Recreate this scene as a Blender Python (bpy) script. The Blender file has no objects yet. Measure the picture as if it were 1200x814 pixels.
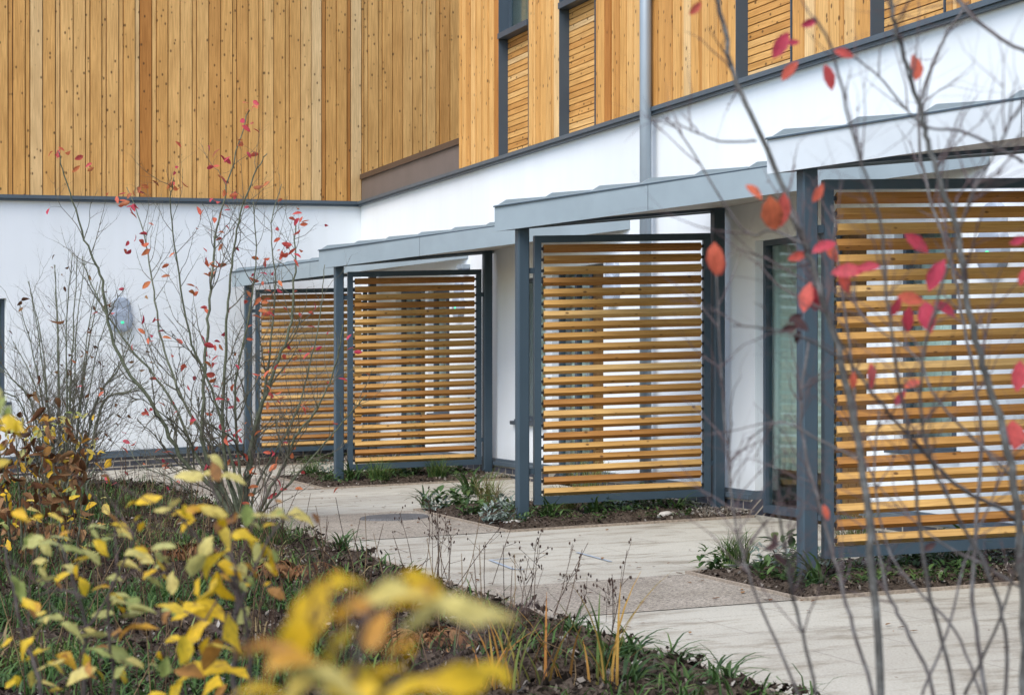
import bpy, bmesh, math, random
from mathutils import Vector, Matrix, noise
from mathutils.geometry import tessellate_polygon

# ------------------------------------------------------------------ camera, sky, sun, exposure
SC = bpy.context.scene
COL = SC.collection
FPX, HZ, CAMH = 2350.0, 437.0, 1.334          # focal length in photo pixels, horizon row, eye height
TH = math.atan(805.0 / FPX)                    # angle of the row of porches to the line of sight
CT, ST = math.cos(TH), math.sin(TH)
FALL = 0.0317                                  # the paving rises 1:32 towards the building
cam_d = bpy.data.cameras.new('camera')
cam = bpy.data.objects.new('camera', cam_d); COL.objects.link(cam)
cam.location = (0, 0, CAMH); cam.rotation_euler = (math.radians(90), 0, 0)
cam_d.sensor_width = 36; cam_d.lens = 36 * FPX / 1200
cam_d.shift_y = (HZ - 407) / 1200
cam_d.clip_start = 0.05; cam_d.clip_end = 3000
cam_d.dof.use_dof = True; cam_d.dof.focus_distance = 15.5; cam_d.dof.aperture_fstop = 8.0
SC.camera = cam
W = bpy.data.worlds.new('World'); SC.world = W; W.use_nodes = True
SUN_EL, SUN_AZ = math.radians(52), math.radians(211)   # azimuth measured from +Y clockwise: behind and left
sky = W.node_tree.nodes.new('ShaderNodeTexSky'); sky.sky_type = 'NISHITA'; sky.sun_disc = False
sky.sun_elevation = SUN_EL; sky.sun_rotation = SUN_AZ; sky.air_density = 1.0; sky.dust_density = 1.0; sky.ozone_density = 1.0
bg = W.node_tree.nodes['Background']; bg.inputs[1].default_value = 0.13
W.node_tree.links.new(sky.outputs[0], bg.inputs[0])
sl = bpy.data.lights.new('sun', 'SUN'); sl.energy = 1.45; sl.angle = math.radians(40); sl.color = (1.0, 0.965, 0.92)
so = bpy.data.objects.new('sun', sl); COL.objects.link(so)
so.rotation_euler = Vector((-math.sin(SUN_AZ) * math.cos(SUN_EL), -math.cos(SUN_AZ) * math.cos(SUN_EL), -math.sin(SUN_EL))).to_track_quat('-Z', 'Y').to_euler()
SC.view_settings.view_transform = 'Standard'; SC.view_settings.look = 'None'
SC.view_settings.gamma = 1.0; SC.view_settings.exposure = 1.27
SC.render.engine = 'CYCLES'
SC.cycles.max_bounces = 8; SC.cycles.transparent_max_bounces = 12

# ------------------------------------------------------------------ coordinates
# site frame: u along the row of porches (away from the camera), n towards the building, z above the paving
def Wd(u, n, z): return Vector((-u * ST + n * CT, u * CT + n * ST, z + FALL * n))
def UN(v): return (-v.x * ST + v.y * CT, v.x * CT + v.y * ST)
def gpt(x, y):                                 # photo pixel -> (u, n) on the paving
    Z = FPX * CAMH / (y + 0.03 * (x + 205) - HZ); t = (x - 600) / FPX
    return (Z * (CT - t * ST), Z * (t * CT + ST))
def u_at(x, n):                                # photo column on the plane at n -> u
    t = (x - 600) / FPX; Z = n / (t * CT + ST); return Z * (CT - t * ST)
def cp(x, y, Z): return Vector(((x - 600) * Z / FPX, Z, CAMH + (HZ - y) * Z / FPX))
WN = 6.90                                      # plane of the long white wall
class Fr:                                      # a vertical plane: s along it, z up, o outwards
    def __init__(s, o, d, out): s.o, s.d, s.q = o, d, out
    def p(s, a, z, o=0.0): return Wd(s.o[0] + s.d[0]*a + s.q[0]*o, s.o[1] + s.d[1]*a + s.q[1]*o, z)
RW = Fr((0, WN), (1, 0), (0, -1))              # long wall: s = u
_l = Vector((-1.3, -4.84)).normalized()
LW = Fr((26.5, WN), (_l.x, _l.y), (_l.y, -_l.x))  # wall facing the viewer: s runs left from the corner
SITE = Fr((0, 0), (0, 1), (-1, 0))             # s = n, o = -u

class MB:
    def __init__(s): s.v, s.f, s.c, s.sm = [], [], [], []
    def vert(s, p, c=(0, 0, 0)): s.v.append(Vector(p)); s.c.append(c); return len(s.v) - 1
    def face(s, ids, smooth=False): s.f.append(tuple(ids)); s.sm.append(smooth)
    def quad(s, pts, cs, smooth=False): s.face([s.vert(p, c) for p, c in zip(pts, cs)], smooth)
    def box(s, fr, s0, s1, z0, z1, o0, o1, rnd=0.0, vertical=False, off=None):
        off = random.random() * 9 if off is None else off
        def C(a, z, o): return ((z + off, a + o, rnd) if vertical else (a + off, z + o, rnd))
        i = [s.vert(fr.p(a, z, o), C(a, z, o)) for a in (s0, s1) for z in (z0, z1) for o in (o0, o1)]
        for q in ((0,1,3,2),(4,6,7,5),(0,4,5,1),(2,3,7,6),(0,2,6,4),(1,5,7,3)): s.face([i[k] for k in q])
    def tube(s, pts, rad, k=6, rnd=0.0, cap=True):
        pts = [Vector(p) for p in pts]; n = len(pts); ref = None; rings = []; L = 0
        for j, p in enumerate(pts):
            t = (pts[min(j+1, n-1)] - pts[max(j-1, 0)])
            if t.length < 1e-9: t = Vector((0, 0, 1))
            t.normalize()
            if ref is None: ref = t.orthogonal().normalized()
            ref = (ref - t * ref.dot(t)); ref = ref.normalized() if ref.length > 1e-6 else t.orthogonal().normalized()
            b = t.cross(ref); r = rad[j] if hasattr(rad, '__len__') else rad
            if j: L += (p - pts[j-1]).length
            rings.append([s.vert(p + (ref*math.cos(a) + b*math.sin(a)) * r, (L, a*0.02, rnd)) for a in [2*math.pi*q/k for q in range(k)]])
        for j in range(n-1):
            for q in range(k): s.face((rings[j][q], rings[j][(q+1)%k], rings[j+1][(q+1)%k], rings[j+1][q]), True)
        if cap: s.face(rings[0][::-1]); s.face(rings[-1])
    def build(s, name, mat, parent=None, origin=None):
        o = Vector(parent.location) if parent is not None and origin is None else Vector(origin if origin is not None else (0, 0, 0))
        if parent is not None and parent.parent is not None and origin is None:
            o = Vector(parent.get('_w', parent.parent.location))
        m = bpy.data.meshes.new(name); m.from_pydata([v - o for v in s.v], [], s.f); m.update()
        a = m.attributes.new('wc', 'FLOAT_VECTOR', 'POINT'); a.data.foreach_set('vector', [x for c in s.c for x in c])
        m.polygons.foreach_set('use_smooth', s.sm)
        m.materials.append(mat)
        ob = bpy.data.objects.new(name, m); COL.objects.link(ob)
        if parent is not None: ob.parent = parent
        else: ob.location = o
        return ob
def tag(o, label=None, cat=None, group=None, kind=None):
    for k, v in (('label', label), ('category', cat), ('group', group), ('kind', kind)):
        if v: o[k] = v
    return o
def thing(name, loc, label, cat, group=None):
    o = bpy.data.objects.new(name, None); COL.objects.link(o); o.location = loc; o.empty_display_size = 0.2
    return tag(o, label, cat, group)
def sub(mb, name, mat, part):                  # a sub-part: child of a part whose mesh sits at its thing's origin
    return mb.build(name, mat, part, origin=part.parent.location)
def copy_tree(o, parent=None):
    c = o.copy(); COL.objects.link(c); c.parent = parent
    for ch in list(o.children): copy_tree(ch, c)
    return c

# ------------------------------------------------------------------ materials
def new_mat(name):
    m = bpy.data.materials.new(name); m.use_nodes = True; nt = m.node_tree
    return m, nt, nt.nodes['Principled BSDF']
def N(nt, typ, **kw):
    n = nt.nodes.new(typ)
    for k, v in kw.items():
        if k.startswith('i_'):
            key = k[2:]; n.inputs[int(key) if key.isdigit() else key.replace('_', ' ')].default_value = v
        else: setattr(n, k, v)
    return n
def L(nt, a, b): nt.links.new(a, b)
def ramp(nt, fac, stops):
    r = N(nt, 'ShaderNodeValToRGB'); e = r.color_ramp.elements
    while len(e) < len(stops): e.new(0.5)
    for i, (p, c) in enumerate(stops): e[i].position = p; e[i].color = (*c, 1)
    L(nt, fac, r.inputs[0]); return r.outputs[0]
def wc(nt):
    a = N(nt, 'ShaderNodeAttribute', attribute_name='wc'); s = N(nt, 'ShaderNodeSeparateXYZ'); L(nt, a.outputs['Vector'], s.inputs[0])
    return a.outputs['Vector'], s.outputs
def mth(nt, op, a, b=None, c=None):
    n = N(nt, 'ShaderNodeMath', operation=op)
    for i, x in enumerate((a, b, c)):
        if x is None: continue
        if isinstance(x, (int, float)): n.inputs[i].default_value = x
        else: L(nt, x, n.inputs[i])
    return n.outputs[0]
def comb(nt, x, y, z):
    n = N(nt, 'ShaderNodeCombineXYZ')
    for i, q in enumerate((x, y, z)):
        if isinstance(q, (int, float)): n.inputs[i].default_value = q
        else: L(nt, q, n.inputs[i])
    return n.outputs[0]
def mix(nt, fac, a, b, mode='MIX'):
    n = N(nt, 'ShaderNodeMix', data_type='RGBA', blend_type=mode)
    for i, x in ((0, fac), (6, a), (7, b)):
        if isinstance(x, (int, float)): n.inputs[i].default_value = x
        elif isinstance(x, tuple): n.inputs[i].default_value = (*x, 1)
        else: L(nt, x, n.inputs[i])
    return n.outputs[2]
def nz(nt, vec, scale, detail=3, rough=0.55):
    n = N(nt, 'ShaderNodeTexNoise', i_Scale=scale, i_Detail=detail, i_Roughness=rough)
    if vec is not None: L(nt, vec, n.inputs['Vector'])
    return n.outputs[0]
def bump(nt, b, h, dist, st=0.5):
    n = N(nt, 'ShaderNodeBump', i_Strength=st, i_Distance=dist); L(nt, h, n.inputs['Height']); L(nt, n.outputs[0], b.inputs['Normal'])
def objco(nt): return N(nt, 'ShaderNodeTexCoord').outputs['Object']

def wood(name, stops, knots=0.17, rough=0.6):
    m, nt, b = new_mat(name); v, (x, y, r) = wc(nt)
    base = ramp(nt, r, stops)
    off = mth(nt, 'MULTIPLY', r, 173.0)
    g = nz(nt, comb(nt, mth(nt, 'MULTIPLY', x, 3.0), mth(nt, 'MULTIPLY', y, 75.0), off), 1.0, 4, 0.65)
    fine = ramp(nt, g, [(0.3, (0.70, 0.64, 0.58)), (0.7, (1.1, 1.1, 1.1))])
    c = mix(nt, 1.0, base, fine, 'MULTIPLY')
    blot = nz(nt, comb(nt, mth(nt, 'MULTIPLY', x, 1.3), mth(nt, 'MULTIPLY', y, 5.0), off), 1.0, 2)
    c = mix(nt, 1.0, c, ramp(nt, blot, [(0.3, (0.86, 0.82, 0.76)), (0.7, (1.08, 1.07, 1.05))]), 'MULTIPLY')
    vo = N(nt, 'ShaderNodeTexVoronoi', feature='F1'); vo.inputs['Scale'].default_value = 1.0
    L(nt, comb(nt, mth(nt, 'DIVIDE', x, 0.13), mth(nt, 'DIVIDE', y, 0.085), off), vo.inputs['Vector'])
    k = ramp(nt, vo.outputs['Distance'], [(knots * 0.55, (1, 1, 1)), (knots, (0, 0, 0))])
    c = mix(nt, mth(nt, 'MULTIPLY', k, 0.85), c, (0.085, 0.04, 0.016))
    L(nt, c, b.inputs['Base Color']); b.inputs['Roughness'].default_value = rough; b.inputs['Specular IOR Level'].default_value = 0.15
    bump(nt, b, g, 0.002, 0.4)
    return m
LARCH = wood('larch_cladding', [(0.0, (0.46, 0.195, 0.05)), (0.16, (0.58, 0.29, 0.085)), (0.5, (0.70, 0.39, 0.128)), (0.8, (0.76, 0.465, 0.18)), (1.0, (0.77, 0.53, 0.26))], 0.18)
SLATW = wood('larch_slats', [(0.0, (0.35, 0.165, 0.05)), (0.3, (0.44, 0.24, 0.075)), (0.7, (0.53, 0.32, 0.108)), (1.0, (0.60, 0.40, 0.165))], 0.15)
BROWNW = wood('brown_timber', [(0.0, (0.12, 0.07, 0.03)), (1.0, (0.17, 0.10, 0.04))], 0.1)

def metal(name, col, rough=0.4, metallic=0.0, var=0.08):
    m, nt, b = new_mat(name); o = objco(nt)
    n1 = nz(nt, o, 2.5, 4); d = nz(nt, o, 60, 2)
    c = mix(nt, 1.0, col, ramp(nt, n1, [(0.3, (1-var,)*3), (0.7, (1+var,)*3)]), 'MULTIPLY')
    L(nt, c, b.inputs['Base Color']); b.inputs['Metallic'].default_value = metallic; b.inputs['Specular IOR Level'].default_value = 0.3
    L(nt, mth(nt, 'MULTIPLY_ADD', d, 0.15, rough - 0.07), b.inputs['Roughness'])
    return m
STEEL = metal('blue_grey_steel', (0.043, 0.066, 0.084), 0.42)
ZINC = metal('blue_grey_zinc', (0.265, 0.312, 0.332), 0.42, 0.1)
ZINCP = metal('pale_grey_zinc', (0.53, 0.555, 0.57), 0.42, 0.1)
SOFF = metal('soffit_board', (0.50, 0.48, 0.45), 0.6)
DARKM = metal('dark_metal', (0.055, 0.075, 0.095), 0.4)
TRIMM = metal('grey_flashing', (0.085, 0.11, 0.13), 0.4)
BRONZE = metal('bronze_parapet', (0.17, 0.145, 0.135), 0.45, 0.2)
BROWNM = metal('brown_coping', (0.085, 0.055, 0.04), 0.45)
GALV = metal('galvanised_pipe', (0.29, 0.335, 0.365), 0.45, 0.25, 0.05)
BLACK = metal('black_plastic', (0.02, 0.02, 0.022), 0.5)
PLAST = metal('pale_plastic', (0.34, 0.39, 0.46), 0.35, 0, 0.03)
def emit_mat(name, col, st):
    m, nt, b = new_mat(name); b.inputs['Base Color'].default_value = (*col, 1); b.inputs['Emission Color'].default_value = (*col, 1)
    b.inputs['Emission Strength'].default_value = st; return m
LED = emit_mat('green_led', (0.05, 0.75, 0.3), .5)

def render_mat():
    m, nt, b = new_mat('white_render'); v, (x, y, r) = wc(nt)
    n1 = nz(nt, v, 0.9, 5, 0.6)
    streak = nz(nt, comb(nt, mth(nt, 'MULTIPLY', x, 5.0), mth(nt, 'MULTIPLY', y, 0.45), r), 1.0, 4)
    c = mix(nt, 1.0, ramp(nt, n1, [(0.3, (0.755, 0.78, 0.785)), (0.7, (0.79, 0.812, 0.815))]), ramp(nt, streak, [(0.35, (0.972, 0.972, 0.965)), (0.6, (1, 1, 1))]), 'MULTIPLY')
    splash = ramp(nt, mth(nt, 'ADD', y, mth(nt, 'MULTIPLY', n1, 0.25)), [(0.30, (0.90, 0.885, 0.86)), (0.52, (1, 1, 1))])
    c = mix(nt, 1.0, c, splash, 'MULTIPLY')
    L(nt, c, b.inputs['Base Color']); b.inputs['Roughness'].default_value = 0.85
    bump(nt, b, nz(nt, v, 140, 3), 0.003, 0.5); return m
RENDER = render_mat()
def brick_mat():
    m, nt, b = new_mat('blue_brick'); v, (x, y, r) = wc(nt)
    t = N(nt, 'ShaderNodeTexBrick', offset=0.5); L(nt, comb(nt, x, y, 0.0), t.inputs['Vector'])
    for k, q in (('Color1', (0.035, 0.04, 0.055, 1)), ('Color2', (0.06, 0.06, 0.075, 1)), ('Mortar', (0.36, 0.32, 0.26, 1))): t.inputs[k].default_value = q
    for k, q in (('Scale', 1.0), ('Mortar Size', 0.009), ('Brick Width', 0.225), ('Row Height', 0.075), ('Bias', 0.0), ('Mortar Smooth', 0.1)): t.inputs[k].default_value = q
    c = mix(nt, 1.0, t.outputs[0], ramp(nt, nz(nt, v, 14, 4), [(0.3, (0.8, 0.8, 0.8)), (0.7, (1.25, 1.2, 1.15))]), 'MULTIPLY')
    L(nt, c, b.inputs['Base Color']); b.inputs['Roughness'].default_value = 0.6
    bump(nt, b, mth(nt, 'SUBTRACT', 1.0, t.outputs['Fac']), 0.005, 0.8); return m
BRICK = brick_mat()
def path_mat():
    m, nt, b = new_mat('cream_concrete_paving'); v, (x, y, r) = wc(nt)
    t = N(nt, 'ShaderNodeTexBrick', offset=0.5); wob = nz(nt, v, 3.0, 2)
    L(nt, comb(nt, y, mth(nt, 'ADD', x, mth(nt, 'MULTIPLY', wob, 0.012)), 0.0), t.inputs['Vector'])
    for k, q in (('Color1', (0.395, 0.368, 0.305, 1)), ('Color2', (0.42, 0.392, 0.325, 1)), ('Mortar', (0.22, 0.20, 0.17, 1))): t.inputs[k].default_value = q
    for k, q in (('Scale', 1.0), ('Mortar Size', 0.004), ('Brick Width', 0.9), ('Row Height', 0.6), ('Mortar Smooth', 0.6)): t.inputs[k].default_value = q
    big = ramp(nt, nz(nt, v, 0.7, 5, 0.65), [(0.32, (0.84, 0.82, 0.80)), (0.62, (1.05, 1.05, 1.04))])
    strk = ramp(nt, nz(nt, comb(nt, mth(nt, 'MULTIPLY', x, 3.2), mth(nt, 'MULTIPLY', y, 1.1), 0.0), 1.6, 6, 0.72), [(0.36, (0.62, 0.58, 0.53)), (0.5, (1, 1, 1))])
    spk = ramp(nt, nz(nt, v, 22, 3, 0.7), [(0.27, (0.45, 0.40, 0.35)), (0.36, (1, 1, 1))])
    grain = ramp(nt, nz(nt, v, 90, 2, 0.7), [(0.3, (0.78, 0.78, 0.77)), (0.7, (1.14, 1.14, 1.14))])
    c = t.outputs[0]
    for q in (big, strk, spk, grain): c = mix(nt, 1.0, c, q, 'MULTIPLY')
    L(nt, c, b.inputs['Base Color']); b.inputs['Roughness'].default_value = 0.85
    bump(nt, b, nz(nt, v, 70, 4, 0.7), 0.004, 0.5); return m
PATH = path_mat()
def grit_mat(name, a, bcol, sc=160):
    m, nt, b = new_mat(name); v, (x, y, r) = wc(nt)
    c = ramp(nt, nz(nt, v, sc, 3, 0.75), [(0.36, a), (0.64, bcol)])
    c = mix(nt, 1.0, c, ramp(nt, nz(nt, v, 2.0, 5, 0.65), [(0.3, (0.78, 0.77, 0.75)), (0.68, (1.1, 1.1, 1.1))]), 'MULTIPLY')
    spk = ramp(nt, nz(nt, v, 30, 3, 0.7), [(0.28, (0.5, 0.45, 0.4)), (0.36, (1, 1, 1))])
    c = mix(nt, 1.0, c, spk, 'MULTIPLY')
    L(nt, c, b.inputs['Base Color']); b.inputs['Roughness'].default_value = 0.95; b.inputs['Specular IOR Level'].default_value = 0.0 if 'soil' in name or name == 'earth' else 0.2
    bump(nt, b, nz(nt, v, sc, 4, 0.7), 0.006, 0.6); return m
BAND = grit_mat('brown_grit_paving', (0.125, 0.105, 0.083), (0.42, 0.37, 0.30), 75)
SOIL = grit_mat('dark_soil', (0.018, 0.0135, 0.010), (0.095, 0.073, 0.056), 55)
EARTH = grit_mat('earth', (0.03, 0.025, 0.015), (0.08, 0.07, 0.04), 20)
GRIT = grit_mat('dark_grit', (0.05, 0.05, 0.052), (0.17, 0.165, 0.16), 60)
STONE = grit_mat('pale_stone', (0.36, 0.33, 0.29), (0.52, 0.49, 0.44), 30)
EDGE = grit_mat('edging', (0.20, 0.16, 0.12), (0.38, 0.31, 0.24), 40)
def tint_mat(name, stops, rough=0.7, trans=0.0, spec=0.3, mottle=True):
    m, nt, b = new_mat(name); v, (x, y, r) = wc(nt)
    c = ramp(nt, r, stops)
    if mottle:
        n1 = nz(nt, comb(nt, mth(nt, 'MULTIPLY', x, 5.0), mth(nt, 'MULTIPLY', y, 5.0), mth(nt, 'MULTIPLY', r, 91.0)), 1.0, 3)
        c = mix(nt, 1.0, c, ramp(nt, n1, [(0.3, (0.68, 0.64, 0.6)), (0.65, (1.12, 1.12, 1.1))]), 'MULTIPLY')
        n2 = nz(nt, comb(nt, mth(nt, 'MULTIPLY', x, 3.0), mth(nt, 'MULTIPLY', y, 2.2), mth(nt, 'MULTIPLY', r, 57.0)), 1.0, 5, 0.7)
        edge = mth(nt, 'ADD', n2, mth(nt, 'MULTIPLY', mth(nt, 'ABSOLUTE', y), 0.10))
        c = mix(nt, mth(nt, 'MULTIPLY', ramp(nt, edge, [(0.60, (0, 0, 0)), (0.70, (1, 1, 1))]), 0.7), c, (0.11, 0.055, 0.022) if 'yellow' in name else (0.16, 0.04, 0.025) if 'red' in name else (0.09, 0.085, 0.035))
        rib = ramp(nt, mth(nt, 'ABSOLUTE', y), [(0.0, (1.18, 1.15, 1.1)), (0.10, (1, 1, 1))])
        c = mix(nt, 1.0, c, rib, 'MULTIPLY')
    L(nt, c, b.inputs['Base Color']); b.inputs['Roughness'].default_value = rough; b.inputs['Specular IOR Level'].default_value = spec if rough < .6 else 0.03
    if trans:
        tr = N(nt, 'ShaderNodeBsdfTranslucent'); L(nt, c, tr.inputs[0]); ms = N(nt, 'ShaderNodeMixShader'); ms.inputs[0].default_value = trans
        L(nt, b.outputs[0], ms.inputs[1]); L(nt, tr.outputs[0], ms.inputs[2]); L(nt, ms.outputs[0], nt.nodes['Material Output'].inputs[0])
    return m
REDL = tint_mat('red_leaves', [(0.0, (0.46, 0.04, 0.085)), (0.35, (0.56, 0.075, 0.085)), (0.65, (0.64, 0.14, 0.075)), (0.9, (0.66, 0.22, 0.08)), (0.97, (0.05, 0.02, 0.02)), (1.0, (0.05, 0.02, 0.02))], 0.55, 0.35)
YELL = tint_mat('yellow_leaves', [(0.0, (0.16, 0.22, 0.04)), (0.18, (0.33, 0.38, 0.12)), (0.32, (0.48, 0.46, 0.16)), (0.45, (0.60, 0.50, 0.16)), (0.6, (0.68, 0.47, 0.03)), (0.85, (0.72, 0.44, 0.015)), (0.93, (0.50, 0.24, 0.05)), (1.0, (0.17, 0.08, 0.035))], 0.5, 0.35)
GREENL = tint_mat('green_leaves', [(0.0, (0.025, 0.055, 0.018)), (0.4, (0.05, 0.105, 0.028)), (0.8, (0.095, 0.16, 0.045)), (1.0, (0.20, 0.20, 0.07))], 0.5, 0.25)
SILV = tint_mat('silver_leaves', [(0.0, (0.12, 0.17, 0.14)), (1.0, (0.34, 0.39, 0.36))], 0.8, 0.15)
GRASSM = tint_mat('grass_blades', [(0.0, (0.018, 0.042, 0.010)), (0.45, (0.065, 0.13, 0.027)), (0.75, (0.14, 0.19, 0.045)), (0.9, (0.24, 0.18, 0.08)), (1.0, (0.17, 0.10, 0.045))], 0.55, 0.25, mottle=False)
BROWNL = tint_mat('dead_leaves', [(0.0, (0.08, 0.035, 0.02)), (0.5, (0.16, 0.075, 0.035)), (1.0, (0.28, 0.16, 0.08))], 0.8, 0.15)
STRAW = tint_mat('dry_stems', [(0.0, (0.035, 0.02, 0.017)), (0.6, (0.085, 0.052, 0.035)), (1.0, (0.22, 0.15, 0.08))], 0.8, mottle=False)
IRISM = tint_mat('iris_leaves', [(0.0, (0.08, 0.14, 0.04)), (0.35, (0.2, 0.2, 0.06)), (0.6, (0.42, 0.24, 0.06)), (1.0, (0.36, 0.15, 0.045))], 0.6, 0.25)
MULCH = tint_mat('bark_mulch', [(0.0, (0.012, 0.009, 0.007)), (0.5, (0.05, 0.036, 0.027)), (0.85, (0.13, 0.10, 0.075)), (1.0, (0.32, 0.29, 0.25))], 0.9, mottle=False)
GRAVM = tint_mat('gravel_stones', [(0.0, (0.08, 0.065, 0.05)), (0.5, (0.19, 0.155, 0.12)), (1.0, (0.36, 0.33, 0.28))], 0.8, mottle=False)
CURT = tint_mat('curtain_cloth', [(0.0, (0.72, 0.79, 0.76)), (1.0, (0.82, 0.85, 0.83))], 0.9, 0.3, mottle=False)
PLASTER = metal('room_plaster', (0.78, 0.78, 0.75), 0.9)
def bark(name, a, b2, c2):
    m, nt, b = new_mat(name); v, (x, y, r) = wc(nt); o = objco(nt)
    c = ramp(nt, nz(nt, o, 28, 4, 0.7), [(0.28, a), (0.5, b2), (0.72, c2)])
    ln = ramp(nt, nz(nt, comb(nt, mth(nt, 'MULTIPLY', x, 90.0), 0.0, r), 1.0, 2), [(0.3, (0.72, 0.7, 0.68)), (0.45, (1, 1, 1))])
    c = mix(nt, 1.0, c, ln, 'MULTIPLY')
    c = mix(nt, r, c, (0.10, 0.05, 0.052))
    L(nt, c, b.inputs['Base Color']); b.inputs['Roughness'].default_value = 0.75; return m
BARKG = bark('olive_grey_bark', (0.04, 0.045, 0.022), (0.095, 0.105, 0.06), (0.17, 0.175, 0.12))
BARKS = bark('dark_brown_bark', (0.015, 0.01, 0.008), (0.045, 0.032, 0.026), (0.10, 0.08, 0.07))
BARKD = bark('dark_grey_bark', (0.035, 0.032, 0.028), (0.085, 0.08, 0.07), (0.19, 0.19, 0.18))
def glass_mat():
    m, nt, b = new_mat('window_glass'); nt.nodes.remove(b)
    t = N(nt, 'ShaderNodeBsdfTransparent'); t.inputs[0].default_value = (0.88, 0.94, 0.915, 1)
    g = N(nt, 'ShaderNodeBsdfGlossy'); g.inputs['Roughness'].default_value = 0.01; g.inputs[0].default_value = (0.9, 0.95, 0.95, 1)
    f = N(nt, 'ShaderNodeFresnel'); gm = N(nt, 'ShaderNodeNewGeometry')
    L(nt, mth(nt, 'MULTIPLY_ADD', gm.outputs['Backfacing'], 1 / 1.42 - 1.42, 1.42), f.inputs[0])
    ms = N(nt, 'ShaderNodeMixShader'); L(nt, f.outputs[0], ms.inputs[0]); L(nt, t.outputs[0], ms.inputs[1]); L(nt, g.outputs[0], ms.inputs[2])
    L(nt, ms.outputs[0], nt.nodes['Material Output'].inputs[0]); return m
GLASS = glass_mat()

# ------------------------------------------------------------------ ground, path, beds
random.seed(7)
def sheet(name, pts, z, mat, kind='structure'):
    mb = MB(); P = [(u, n) for u, n in pts]
    ids = [mb.vert(Wd(u, n, z), (u, n, 0.5)) for u, n in P]
    for t in tessellate_polygon([[Vector((u, n, 0)) for u, n in P]]): mb.face([ids[i] for i in t])
    o = mb.build(name, mat); o['kind'] = kind
    for p in o.data.polygons:
        if p.normal.z < 0: p.flip()
    return o
sheet('ground', [(-700, -700), (900, -700), (900, 700), (-700, 700)], -0.03, EARTH)
def lw_u(n): return 26.5 + (n - WN) * (1.3 / 4.84)
NB = 3.40                                       # edge of the long planting bed
fu = lambda n: lw_u(n) - 2.45                   # far edge of the long planting bed
sheet('path', [(1.0, NB), (fu(NB) - 0.9, NB), (fu(2.9), 2.75), (fu(-6), -6), (lw_u(-6), -6), (lw_u(WN) - 0.02, WN + 0.02), (1.0, WN + 0.02)], 0.004, PATH)
BEDS = {3: (9.35, 10.80), 2: (14.08, 16.55), 1: (19.9, 22.3), 0: (24.75, 25.85)}
BN = 4.80
for i, (a, b_) in BEDS.items():
    if i: sheet('paving_band', [(a + 0.02, NB + 0.02), (b_ - 0.02, NB + 0.02), (b_ - 0.02, BN), (a + 0.02, BN)], 0.008, BAND)
def inside(u, n, poly):
    c = False; j = len(poly) - 1
    for i in range(len(poly)):
        (x1, y1), (x2, y2) = poly[i], poly[j]
        if (y1 > n) != (y2 > n) and u < (x2 - x1) * (n - y1) / (y2 - y1) + x1: c = not c
        j = i
    return c
def soil_h(u, n, amp): return amp * (0.5 + noise.fractal(Vector((u * 2.2, n * 2.2, 3.1)), 0.8, 2.1, 5) * 0.7) + 0.5 * amp * noise.noise(Vector((u * 14, n * 14, 1.7)))
def soil(name, u0, u1, n0, n1, step, amp, base=0.012, poly=None, rim=0.12):
    mb = MB(); nu = int((u1 - u0) / step) + 1; nn = int((n1 - n0) / step) + 1; ids = {}
    for i in range(nu + 1):
        for j in range(nn + 1):
            u = u0 + (u1 - u0) * i / nu; n = n0 + (n1 - n0) * j / nn
            if poly and not inside(u, n, poly): continue
            e = min(u - u0, u1 - u, n - n0, n1 - n); k = max(0.0, min(1.0, e / rim))
            ids[i, j] = mb.vert(Wd(u, n, base + max(0.0, soil_h(u, n, amp)) * k), (u, n, 0.5))
    for i in range(nu):
        for j in range(nn):
            q = [(i, j), (i + 1, j), (i + 1, j + 1), (i, j + 1)]
            if all(a in ids for a in q): mb.face([ids[a] for a in q], True)
    o = mb.build(name, SOIL); o['kind'] = 'structure'; return o
for i, (a, b_) in BEDS.items(): soil('soil', a, b_, BN, WN - 0.07, 0.03, 0.05)
MAINP = [(2, NB - 0.03), (fu(NB) - 0.95, NB - 0.03), (fu(2.9) - 0.03, 2.72), (fu(-2), -2), (2, -2)]
soil('soil', 2.0, 23.2, -1.2, NB - 0.02, 0.055, 0.09, 0.0, MAINP)
# edging strips
def edging(pts, w=0.022, z=0.035):
    mb = MB()
    for (u0, n0), (u1, n1) in zip(pts, pts[1:]):
        d = Vector((u1 - u0, n1 - n0)); Ln = d.length; d.normalize(); mb.box(Fr((u0, n0), (d.x, d.y), (-d.y, d.x)), 0, Ln, -0.02, z, -w / 2, w / 2, 0.5)
    o = mb.build('bed_edging', EDGE); o['kind'] = 'structure'
edging([(2, NB - 0.012), (fu(NB) - 0.9, NB - 0.012), (fu(2.9) + .01, 2.74), (fu(-3), -3)], z=0.03)
for i, (a, b_) in BEDS.items(): edging([(b_ + 0.01, WN - 0.1), (b_ + 0.01, BN - 0.012), (a - 0.01, BN - 0.012), (a - 0.01, WN - 0.1)], z=0.022)

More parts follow.
